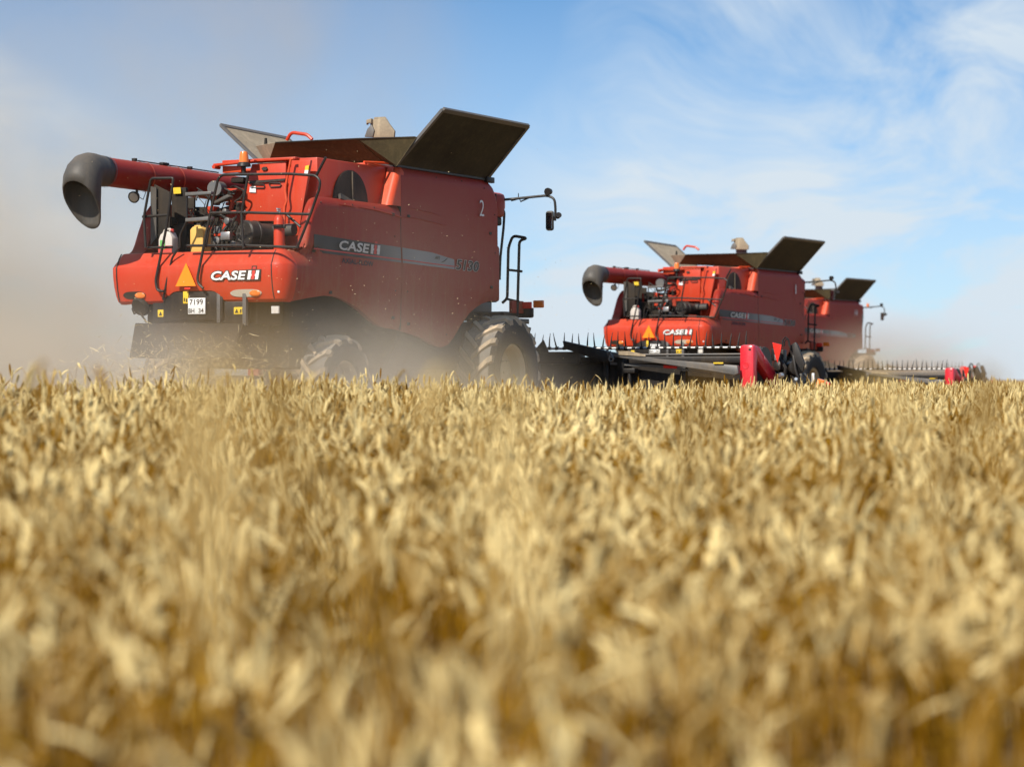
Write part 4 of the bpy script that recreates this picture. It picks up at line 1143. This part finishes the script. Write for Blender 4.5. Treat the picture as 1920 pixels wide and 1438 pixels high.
    for i in range(nt_):
        t = tine if i == 0 else tine.copy()
        if i: C.objects.link(t); t.parent = rl
        t.location = (9.50, -4.32 + 8.64 * i / (nt_ - 1), 1.33)
        t.rotation_euler = (rnd.gauss(0, 0.09), rnd.gauss(0, 0.10), 0); t.scale = (1, 1, rnd.uniform(0.86, 1.06))
    return root

def kids(o):
    return [c for c in bpy.data.objects if c.parent == o]
def copy_tree(o, parent=None):
    idx = {}
    for c in bpy.data.objects:
        if c.parent: idx.setdefault(c.parent.name, []).append(c)
    def rec(a, par):
        b = a.copy(); C.objects.link(b); b.parent = par
        for ch in idx.get(a.name, []):
            rec(ch, b)
        return b
    return rec(o, parent)

c1 = make_combine()
c2 = copy_tree(c1)
c3 = copy_tree(c1)
def place(root, o, h):
    root.location = o; root.rotation_euler = (0, 0, PI / 2 - h)
place(c1, O1, HEAD1); place(c2, O2, HEAD2); place(c3, O3, HEAD3)
GRP = 'combine harvesters working in a staggered row'
tag(c1, 'nearest red combine harvester with number 2 on its tank side, in thick dust', 'combine harvester', GRP)
tag(c2, 'middle red combine harvester seen behind the nearest header reel', 'combine harvester', GRP)
tag(c3, 'farthest red combine harvester with number 14, half hidden behind the middle one', 'combine harvester', GRP)
def renumber(root, body, width):
    for f in kids(root):
        if f.name.split('.')[0] == 'tank_side_panel':
            for q in kids(f):
                if q.name.startswith('fleet_number'):
                    bpy.data.objects.remove(q)
                    g = G(); g.text(body, (5.50 - (0.1 if len(body) > 1 else 0), -(WB + 0.004), 3.355), (1, 0, 0), (0, 0, 1), width, 0.25, bold=0.0, ext=0.004)
                    n = g.build('fleet_number', 'white', f)
b = G(); b.lathe((7.19, -1.22, 3.76), (0, 0, 1), [(0, .05), (.02, .05), (.13, .04), (.14, .02)], 16)
b.build('beacon_lamp', 'amber', c3)
renumber(c2, "1", 0.05)
renumber(c3, "14", 0.26)

# ------------------------------------------------------------------ loose things standing on the service decks
def world_of(o, h, p):
    x, y = from_frame(o, h, p[0], p[1])
    return (x, y, p[2] + o[2])
def jerrycan(o, h, p, label, colored=True):
    e = empty('jerrycan', world_of(o, h, p), PI / 2 - h)
    tag(e, label, 'jerrycan', 'cans on the service decks')
    g = G()
    outl = [(-0.12, 0), (0.12, 0), (0.12, 0.22), (0.08, 0.30), (0.02, 0.32), (-0.02, 0.32), (-0.09, 0.27), (-0.12, 0.2)]
    g.slab([(0, -a, b) for a, b in outl], 0.15, 0.018); g.build('can_body', 'milk', e)
    g = G(); g.rail([(0, -0.02, 0.31), (0, -0.05, 0.35), (0, 0.06, 0.345), (0, 0.10, 0.26)], 0.014, 8, 0.03); g.build('handle', 'milk', e)
    g = G(); g.lathe((0, -0.07, 0.30), (0, 0, 1), [(0, .026), (0.05, .026)], 12); g.build('cap', 'pink', e)
    if colored:
        g = G(); g.box((-0.079, -0.118, 0.005), (-0.074, 0.118, 0.11)); g.build('liquid_band', 'pink', e)
        g = G(); g.box((-0.083, 0.0, 0.06), (-0.08, 0.085, 0.19)); g.build('paper_label', 'green', e)
    return e
jerrycan(O1, HEAD1, (0.30, 0.70, 2.575), 'milky white jerrycan with green label and red liquid on nearest combine deck')
jerrycan(O2, HEAD2, (0.30, 0.70, 2.575), 'plain white jerrycan standing on the deck of the middle combine', False)
def ochre_can(o, h, p, label):
    e = empty('oil_canister', world_of(o, h, p), PI / 2 - h)
    tag(e, label, 'canister')
    g = G(); g.slab([(0, 0.11, 0), (0, -0.11, 0), (0, -0.11, 0.33), (0, -0.07, 0.37), (0, 0.07, 0.37), (0, 0.11, 0.33)], 0.20, 0.012); g.build('canister_body', 'card', e)
    g = G(); g.lathe((0, -0.05, 0.355), (0, 0, 1), [(0, .03), (0.03, .03)], 12); g.build('cap', 'ink', e)
    g = G(); g.rail([(0, 0.0, 0.355), (0, 0.0, 0.385), (0, 0.10, 0.385), (0, 0.10, 0.35)], 0.012, 8, 0.02); g.build('handle', 'card', e)
ochre_can(O1, HEAD1, (0.40, 0.215, 2.575), 'ochre plastic canister on the nearest combine deck beside the white jerrycan')
def extinguisher(o, h, p, label):
    e = empty('fire_extinguisher', world_of(o, h, p), PI / 2 - h)
    tag(e, label, 'fire extinguisher', 'fire extinguishers on the combines')
    g = G(); g.lathe((0, 0, 0), (0, 0, 1), [(0, .06), (0.01, .075), (0.40, .075), (0.46, .055), (0.49, .025)], 20); g.build('cylinder_body', 'red', e)
    g = G(); g.lathe((0, 0, 0.30), (0, 0, 1), [(0, .078), (0.05, .078)], 20, cap=False); g.box((-0.02, -0.11, 0.30), (0.02, 0.06, 0.35), 0.004); g.build('holder_strap', 'black', e)
    g = G(); g.lathe((0, 0, 0.49), (0, 0, 1), [(0, .02), (0.05, .02)], 10); g.box((-0.05, -0.01, 0.53), (0.03, 0.01, 0.55), 0.004); g.box((-0.06, -0.01, 0.555), (0.03, 0.01, 0.575), 0.004); g.build('valve', 'bright', e)
extinguisher(O1, HEAD1, (0.24, -1.215, 2.575), 'red fire extinguisher strapped by the engine door of the nearest combine')

# ================================================================== wheat
def straw_mat(name, a, b, trans=0.25, rough=0.6):
    m, nt, nd, ln, bs = nodes_of(name)
    oi = nd.new('ShaderNodeObjectInfo')
    tc = nd.new('ShaderNodeTexCoord')
    n = nd.new('ShaderNodeTexNoise'); n.inputs['Scale'].default_value = 14; n.inputs['Detail'].default_value = 2
    ln.new(tc.outputs['Object'], n.inputs['Vector'])
    ad = nd.new('ShaderNodeMath'); ad.operation = 'ADD'; ln.new(oi.outputs['Random'], ad.inputs[0]); ln.new(n.outputs['Fac'], ad.inputs[1])
    hf = nd.new('ShaderNodeMapRange'); hf.inputs[1].default_value = 0.57; hf.inputs[2].default_value = 1.38; ln.new(ad.outputs[0], hf.inputs[0])
    mx = nd.new('ShaderNodeMix'); mx.data_type = 'RGBA'; mx.inputs[6].default_value = (*a, 1); mx.inputs[7].default_value = (*b, 1)
    ln.new(hf.outputs[0], mx.inputs['Factor']); ln.new(mx.outputs[2], bs.inputs['Base Color'])
    bs.inputs['Roughness'].default_value = rough
    bs.inputs['Specular IOR Level'].default_value = 0.08
    tr = nd.new('ShaderNodeBsdfTranslucent'); ln.new(mx.outputs[2], tr.inputs['Color'])
    ms = nd.new('ShaderNodeMixShader'); ms.inputs[0].default_value = trans
    out = nd['Material Output']
    ln.new(bs.outputs[0], ms.inputs[1]); ln.new(tr.outputs[0], ms.inputs[2]); ln.new(ms.outputs[0], out.inputs['Surface'])
    return m
M['ear'] = straw_mat('wheat_ear', (0.25, 0.122, 0.007), (0.88, 0.71, 0.345), 0.03)
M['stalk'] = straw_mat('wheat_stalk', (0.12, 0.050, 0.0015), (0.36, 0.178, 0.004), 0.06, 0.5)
M['chaff'] = paint('pale_straw', (0.74, 0.58, 0.32), amount=0.1, rough=0.8)
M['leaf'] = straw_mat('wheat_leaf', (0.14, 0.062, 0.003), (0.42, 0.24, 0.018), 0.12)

def stem(g, bx, by, H, rs, side_r=0.0018):
    """one wheat plant: stalk, two dry leaves, a nodding ear built of spikelets"""
    az = rs.gauss(0.3, 1.5)
    dx, dy = math.cos(az), math.sin(az)
    lean = abs(rs.gauss(0.10, 0.08))
    nod = rs.choice((0.1, 0.25, 0.4, 0.8, 2.4, 2.6, 2.8)) * rs.uniform(0.75, 1.12)
    pts = []
    x, y, z, ang = bx, by, 0.0, lean * 0.4
    seg = H * 0.86 / 6
    for i in range(7):
        pts.append(Vector((x, y, z)))
        x += dx * math.sin(ang) * seg; y += dy * math.sin(ang) * seg; z += math.cos(ang) * seg
        ang += lean * 0.25 + (nod * 0.26 if i >= 4 else 0)
    g.cur = 1
    g.tube(pts, [0.0026, 0.0025, 0.0024, 0.0022, 0.002, 0.0018, 0.0015], 4)
    # ear
    L = rs.uniform(0.078, 0.112)
    n = 9
    step = L / n
    g.cur = 0
    p = pts[-1].copy()
    side = Vector((-dy, dx, 0))
    for i in range(n):
        d = Vector((dx * math.sin(ang), dy * math.sin(ang), math.cos(ang)))
        up = d.cross(side)
        w = 0.0088 * (1.0 if 1 < i < n - 2 else 0.72)
        for s_ in (-1, 1):
            off = side * s_
            c = p + d * (step * (0.5 * (s_ > 0)))
            tip = c + d * step * 1.55 + off * w * 1.0
            b = c - d * step * 0.25
            m1 = c + d * step * 0.5 + off * w * 1.25
            m2 = c + d * step * 0.5 - off * w * 0.2
            m3 = c + d * step * 0.5 + off * w * 0.4 + up * w * 0.75
            m4 = c + d * step * 0.5 + off * w * 0.4 - up * w * 0.75
            g.add([b, m1, m3, m2, m4, tip], [(0, 1, 2), (0, 2, 3), (0, 3, 4), (0, 4, 1), (5, 2, 1), (5, 3, 2), (5, 4, 3), (5, 1, 4)])
            if i % 2 == 0 or i > n - 3:
                aw = tip + d * rs.uniform(0.015, 0.05) + off * rs.uniform(0.004, 0.016) + up * rs.gauss(0, 0.006)
                g.add([tip - up * 0.0006, tip + up * 0.0006, aw], [(0, 1, 2)])
        p = p + d * step
        ang += nod * 0.028
    # leaves
    g.cur = 2
    for k in range(2):
        i = rs.choice((1, 2, 3, 4))
        q = pts[i].copy(); la = rs.uniform(0, 2 * PI)
        e = Vector((math.cos(la), math.sin(la), 0)); sd = Vector((-e.y, e.x, 0))
        le = rs.uniform(0.12, 0.22); wd = rs.uniform(0.0025, 0.005); t = rs.uniform(0.1, 0.5); rows = []
        tw = rs.uniform(-0.8, 0.8)
        for j in range(5):
            ww = wd * (1 - (j / 4) ** 2 * 0.95)
            s2 = (sd * math.cos(tw * j / 2) + Vector((0, 0, 1)) * math.sin(tw * j / 2))
            rows.append([q - s2 * ww, q + s2 * ww])
            q = q + (e * math.sin(t) + Vector((0, 0, 1)) * math.cos(t)) * (le / 4)
            t += rs.uniform(0.45, 0.85)
        g.grid(rows)
    return p

WH = 0.66
def in_stubble(x, y):
    for o, h in ((O1, HEAD1), (O2, HEAD2), (O3, HEAD3)):
        u, v = to_frame(o, h, x, y)
        if v > -4.95 and u < 9.6:
            return True
    return False

def scatter_object(name, variants, P, IDX, ROT, SCL, mats, label, cat):
    """one stuff object: template plants and a cloud of points in one mesh, instanced on the points by geometry nodes"""
    V, F, MI, KID = [], [], [], []
    for k, g in enumerate(variants):
        b = len(V); V += [tuple(v) for v in g.v]; F += [tuple(i + b for i in f) for f in g.f]; MI += g.mi; KID += [k] * len(g.v)
    nb = len(V)
    me = bpy.data.meshes.new(name)
    me.from_pydata(V + [tuple(p) for p in P], [], F)
    for m in mats: me.materials.append(M[m])
    me.polygons.foreach_set('material_index', MI)
    me.polygons.foreach_set('use_smooth', [True] * len(F))
    n = len(me.vertices)
    a = me.attributes.new('kind_id', 'INT', 'POINT'); a.data.foreach_set('value', np.array(KID + [-1] * len(P), dtype=np.int32))
    a = me.attributes.new('pick', 'INT', 'POINT'); a.data.foreach_set('value', np.array([0] * nb + list(IDX), dtype=np.int32))
    a = me.attributes.new('turn', 'FLOAT_VECTOR', 'POINT'); a.data.foreach_set('vector', np.concatenate([np.zeros((nb, 3)), np.array(ROT)]).astype(np.float32).ravel())
    a = me.attributes.new('size', 'FLOAT_VECTOR', 'POINT'); a.data.foreach_set('vector', np.concatenate([np.ones((nb, 3)), np.array(SCL)]).astype(np.float32).ravel())
    o = bpy.data.objects.new(name, me); C.objects.link(o)
    ng = bpy.data.node_groups.new(name, 'GeometryNodeTree')
    ng.interface.new_socket('Geometry', in_out='INPUT', socket_type='NodeSocketGeometry')
    ng.interface.new_socket('Geometry', in_out='OUTPUT', socket_type='NodeSocketGeometry')
    nd, ln = ng.nodes, ng.links
    gi, go = nd.new('NodeGroupInput'), nd.new('NodeGroupOutput')
    def attr(nm, ty):
        x = nd.new('GeometryNodeInputNamedAttribute'); x.data_type = ty; x.inputs['Name'].default_value = nm
        return x.outputs['Attribute']
    kid = attr('kind_id', 'INT')
    def sel(k):
        c = nd.new('FunctionNodeCompare'); c.data_type = 'INT'; c.operation = 'EQUAL'
        ln.new(kid, c.inputs[2]); c.inputs[3].default_value = k
        s = nd.new('GeometryNodeSeparateGeometry'); s.domain = 'POINT'
        ln.new(gi.outputs[0], s.inputs['Geometry']); ln.new(c.outputs[0], s.inputs['Selection'])
        return s.outputs['Selection']
    g2i = nd.new('GeometryNodeGeometryToInstance')
    for k in range(len(variants) - 1, -1, -1):
        ln.new(sel(k), g2i.inputs[0])
    iop = nd.new('GeometryNodeInstanceOnPoints')
    ln.new(sel(-1), iop.inputs['Points']); ln.new(g2i.outputs[0], iop.inputs['Instance'])
    iop.inputs['Pick Instance'].default_value = True
    ln.new(attr('pick', 'INT'), iop.inputs['Instance Index'])
    ln.new(attr('turn', 'FLOAT_VECTOR'), iop.inputs['Rotation']); ln.new(attr('size', 'FLOAT_VECTOR'), iop.inputs['Scale'])
    ln.new(iop.outputs[0], go.inputs[0])
    md = o.modifiers.new('scatter', 'NODES'); md.node_group = ng
    return stuff(o, label, cat)

def make_wheat():
    rs = random.Random(11)
    variants = []
    for k in range(12):
        g = G()
        for i in range(7):
            a, r_ = rs.uniform(0, 2 * PI), 0.08 * math.sqrt(rs.random())
            hh = WH * rs.gauss(0.96, 0.085)
            if rs.random() < 0.06: hh *= 1.15
            stem(g, r_ * math.cos(a), r_ * math.sin(a), min(max(0.36, hh), WH * 1.22), rs)
        variants.append(g)
    tips = []
    for k in range(5):                                    # single tall plants
        g = G(); stem(g, 0, 0, 0.72 + 0.03 * k, rs)
        ear = [Vector(v) for f, m_ in zip(g.f, g.mi) if m_ == 0 for v in [g.v[f[0]]]]
        tips.append((sum((v.x for v in ear)) / len(ear), sum((v.y for v in ear)) / len(ear), max(v[2] for v in g.v))); variants.append(g)
    P, I, T, S = [], [], [], []
    tries = 0
    def put(x, y, s, h):
        P.append((x, y, ground_z(x, y) - 0.01)); I.append(rs.randrange(12))
        T.append((rs.gauss(0, 0.05), rs.gauss(0, 0.05), rs.uniform(0, 2 * PI))); S.append((s, s, h))
    bands = [(0.55, 6, 13.5, 1.2), (6, 12, 17, 1.1), (12, 20, 17, 1.05), (20, 36, 24, 1.0), (36, 52, 18, 1.15), (52, 80, 9, 1.5), (80, 140, 4, 2.2)]
    for (y0, y1, dens, s) in bands:
        hw1 = 0.29 * y1 + 4.5
        n = int(dens * (y1 - y0) * 2 * hw1)
        for i in range(n):
            y = rs.uniform(y0, y1); x = rs.uniform(-hw1, hw1)
            if abs(x) > 0.29 * y + 4.5 or in_stubble(x, y): continue
            # loose rows and thin patches give the crop its light and dark clumps
            q = math.sin(x * 2.1 + 0.7 * math.sin(y * 0.9)) * math.sin(y * 1.7 + 1.3 * math.sin(x * 0.6))
            if rs.random() < 0.55 * (q > 0.4): continue
            put(x, y, s * rs.uniform(0.85, 1.2), rs.gauss(1.0, 0.05) + 0.03 * math.sin(x * 0.7 + y * 0.31))
    # a few taller plants close to the lens and standing out of the crop
    def tall(x, y, ztip):
        k = rs.randrange(5)
        gz = ground_z(x, y)
        sc_ = (ztip - gz) / tips[k][2]
        a = rs.uniform(0, 2 * PI)
        tx, ty = tips[k][0] * math.cos(a) - tips[k][1] * math.sin(a), tips[k][0] * math.sin(a) + tips[k][1] * math.cos(a)
        P.append((x - tx, y - ty, gz)); I.append(12 + k); T.append((0, 0, a)); S.append((1, 1, sc_))
    near = [(-0.090, 1.05, 0.826), (-0.185, 1.50, 0.814), (0.0, 1.50, 0.802), (0.19, 2.60, 0.80), (-0.106, 3.20, 0.807), (-1.390, 7.00, 0.852),
            (0.424, 2.60, 0.803), (0.569, 3.00, 0.799), (0.675, 3.40, 0.807), (-0.485, 5.00, 0.814), (-0.28, 2.2, 0.77)]
    for (x, y, z) in near:
        tall(x, y, z)
    for (x, y, z) in ((-1.9, 9.5, 0.86), (-2.6, 13, 0.87), (-1.35, 8, 0.84), (-0.75, 16, 0.86), (-2.0, 17, 0.85), (1.25, 19, 0.84), (0.1, 21, 0.84), (-0.6, 24, 0.88), (2.6, 18, 0.82), (3.4, 17, 0.82), (-3.6, 19, 0.88), (-3.0, 15.5, 0.86), (-1.0, 12, 0.83)):
        tall(x, y, z)
    for i in range(150):
        y = rs.uniform(7, 34); x = rs.uniform(-0.25 * y, 0.25 * y)
        if in_stubble(x, y): continue
        tall(x, y, ground_z(x, y) + rs.uniform(0.74, 0.86))
    return scatter_object('wheat_field', variants, P, I, T, S, ['ear', 'stalk', 'leaf'], 'dense ripe golden wheat filling the foreground up to the combines', 'wheat')
make_wheat()

def make_stubble():
    rs = random.Random(5)
    vs = []
    for k in range(4):
        g = G()
        for i in range(16):
            a, r_ = rs.uniform(0, 2 * PI), 0.3 * math.sqrt(rs.random())
            x, y = r_ * math.cos(a), r_ * math.sin(a); h = rs.uniform(0.10, 0.2)
            g.cur = 0
            g.tube([(x, y, 0), (x + rs.gauss(0, .02), y + rs.gauss(0, .02), h)], 0.0025, 4)
        for i in range(6):
            a = rs.uniform(0, PI); x, y = rs.uniform(-.3, .3), rs.uniform(-.3, .3); l = rs.uniform(.08, .18)
            g.tube([(x - l * math.cos(a), y - l * math.sin(a), .03 + rs.random() * .1), (x + l * math.cos(a), y + l * math.sin(a), .03 + rs.random() * .08)], 0.003, 4)
        vs.append(g)
    P, I, T, S = [], [], [], []
    for i in range(9000):
        y = rs.uniform(14, 75); x = rs.uniform(-0.3 * y - 3, 0.3 * y)
        if not in_stubble(x, y): continue
        P.append((x, y, ground_z(x, y))); I.append(rs.randrange(4)); T.append((0, 0, rs.uniform(0, 6.28))); S.append((1, 1, rs.uniform(.8, 1.2)))
    return scatter_object('stubble', vs, P, I, T, S, ['stalk'], 'short cut stubble and loose straw behind the combines', 'stubble')
make_stubble()

# ------------------------------------------------------------------ chaff and straw thrown out behind the nearest combine
def make_chaff():
    rs = random.Random(3)
    g = G()
    def bit(u, v, z, l, w):
        x, y = from_frame(O1, HEAD1, u, v)
        d = Vector((rs.gauss(0, 1), rs.gauss(0, 1), rs.gauss(0, 0.8))).normalized()
        s_ = d.orthogonal().normalized(); t_ = d.cross(s_)
        c = Vector((x, y, z)); b = Vector((rs.gauss(0, .04), rs.gauss(0, .04), rs.gauss(0, .04))) * l
        rows = []
        for k, ww in ((-1, .6), (0, 1), (1, .5)):
            p = c + d * l * 0.5 * k + (b if k == 0 else Vector((0, 0, 0)))
            rows.append([p + s_ * w * ww, p - s_ * w * ww * .5 + t_ * w * ww * .86, p - s_ * w * ww * .5 - t_ * w * ww * .86, p + s_ * w * ww])
        g.grid(rows)
    for i in range(9000):                                     # spray from the chopper, falling away behind
        t = rs.random() ** 1.3
        u = -0.5 - 3.4 * t
        v = rs.gauss(-0.4, 0.75 + 0.8 * t)
        z = max(0.05, 1.25 * (1 - t * 0.75) * rs.random() ** 0.8 + rs.gauss(0, 0.12))
        if rs.random() < 0.4: bit(u, v, z, rs.uniform(0.03, 0.13), 0.0024)
        else: bit(u, v, z, rs.uniform(0.008, 0.03), 0.0042)
    for i in range(4500):                                     # heap of thrown straw on the right
        bit(rs.gauss(-2.4, 0.7), rs.gauss(-1.2, 0.7), abs(rs.gauss(0.25, 0.38)), rs.uniform(0.04, 0.16), 0.0028)
    for i in range(800):                                     # fine specks hanging in the air
        bit(rs.uniform(-5, 7), rs.choice((rs.uniform(-3.2, -1.6), rs.uniform(-2, 4))), abs(rs.gauss(0, 1.6)) + .2, rs.uniform(0.006, 0.016), 0.0045)
    o = g.build('flying_chaff', 'chaff', None)
    return stuff(o, 'straw bits and chaff flying out behind the nearest combine', 'chaff')
make_chaff()

# ------------------------------------------------------------------ dust in the air
def dust_volume(name, x0, x1, label, blobs, color, top, noise_scale, base, seed):
    """closed box with an even-coloured scattering volume; density from soft ellipsoidal puffs broken up by noise"""
    g = G(); g.box(x0, x1)
    m = bpy.data.materials.new(name); m.use_nodes = True
    nt = m.node_tree; nd, ln = nt.nodes, nt.links; nd.clear()
    out = nd.new('ShaderNodeOutputMaterial'); pv = nd.new('ShaderNodeVolumePrincipled')
    pv.inputs['Color'].default_value = (*color, 1); pv.inputs['Anisotropy'].default_value = 0.0
    geo = nd.new('ShaderNodeNewGeometry')
    total = None
    for (c, r, d) in blobs:
        sb = nd.new('ShaderNodeVectorMath'); sb.operation = 'SUBTRACT'; sb.inputs[1].default_value = c
        dv = nd.new('ShaderNodeVectorMath'); dv.operation = 'DIVIDE'; dv.inputs[1].default_value = r
        le = nd.new('ShaderNodeVectorMath'); le.operation = 'LENGTH'
        ln.new(geo.outputs['Position'], sb.inputs[0]); ln.new(sb.outputs[0], dv.inputs[0]); ln.new(dv.outputs[0], le.inputs[0])
        mr = nd.new('ShaderNodeMapRange'); mr.interpolation_type = 'SMOOTHSTEP'
        mr.inputs[1].default_value = 0.0; mr.inputs[2].default_value = 1.0; mr.inputs[3].default_value = d; mr.inputs[4].default_value = 0.0
        ln.new(le.outputs['Value'], mr.inputs[0])
        if total is None: total = mr.outputs[0]
        else:
            a = nd.new('ShaderNodeMath'); a.operation = 'ADD'; ln.new(total, a.inputs[0]); ln.new(mr.outputs[0], a.inputs[1]); total = a.outputs[0]
    mp = nd.new('ShaderNodeMapping'); mp.inputs['Location'].default_value = (seed, seed * 2.3, 0)
    ln.new(geo.outputs['Position'], mp.inputs[0])
    n = nd.new('ShaderNodeTexNoise'); n.inputs['Scale'].default_value = noise_scale; n.inputs['Detail'].default_value = 3.5; n.inputs['Roughness'].default_value = 0.55; n.inputs['Distortion'].default_value = 0.6
    ln.new(mp.outputs[0], n.inputs['Vector'])
    nr = nd.new('ShaderNodeMapRange'); nr.inputs[1].default_value = 0.33; nr.inputs[2].default_value = 0.68; nr.inputs[3].default_value = base; nr.inputs[4].default_value = 1.7
    ln.new(n.outputs['Fac'], nr.inputs[0])
    mu = nd.new('ShaderNodeMath'); mu.operation = 'MULTIPLY'; ln.new(total, mu.inputs[0]); ln.new(nr.outputs[0], mu.inputs[1])
    ln.new(mu.outputs[0], pv.inputs['Density']); ln.new(pv.outputs[0], out.inputs['Volume'])
    o = g.build(name, m)
    return stuff(o, label, 'dust')
dust_volume('dust_cloud', (-20, 21, -0.6), (6, 52, 12), 'tan dust cloud billowing round and behind the nearest combine', [
    ((-12.5, 38, 0.0), (10.2, 11, 7.2), 0.36),
    ((-6.4, 31.0, 0.0), (4.8, 4, 2.2), 1.1),
    ((-4.3, 31.4, 0.2), (3.0, 2.1, 1.8), 0.58),
    ((-2.0, 32.6, 0.1), (3.8, 3.2, 2.0), 0.70),
    ((-10.0, 44, 4.0), (10.5, 8, 10.0), 0.075),
    ((-2.0, 33.5, 1.8), (3.6, 3.0, 2.4), 0.045),
    ((-4.0, 43, 6.5), (4.4, 6, 7.5), 0.085),
    ], (0.81, 0.70, 0.55), 9, 0.42, 0.18, 1.7)
dust_volume('dust_cloud', (6, 74, -1.2), (34, 112, 8), 'tan dust drifting round the farthest combine', [
    ((14.0, 91, 0.4), (4.2, 7, 3.4), 0.17),
    ((9.8, 72.5, 0.2), (1.8, 2.0, 2.0), 0.5),
    ((16.5, 95, 0.6), (6, 8, 3.4), 0.04),
    ], (0.74, 0.58, 0.42), 6, 0.35, 0.4, 4.1)
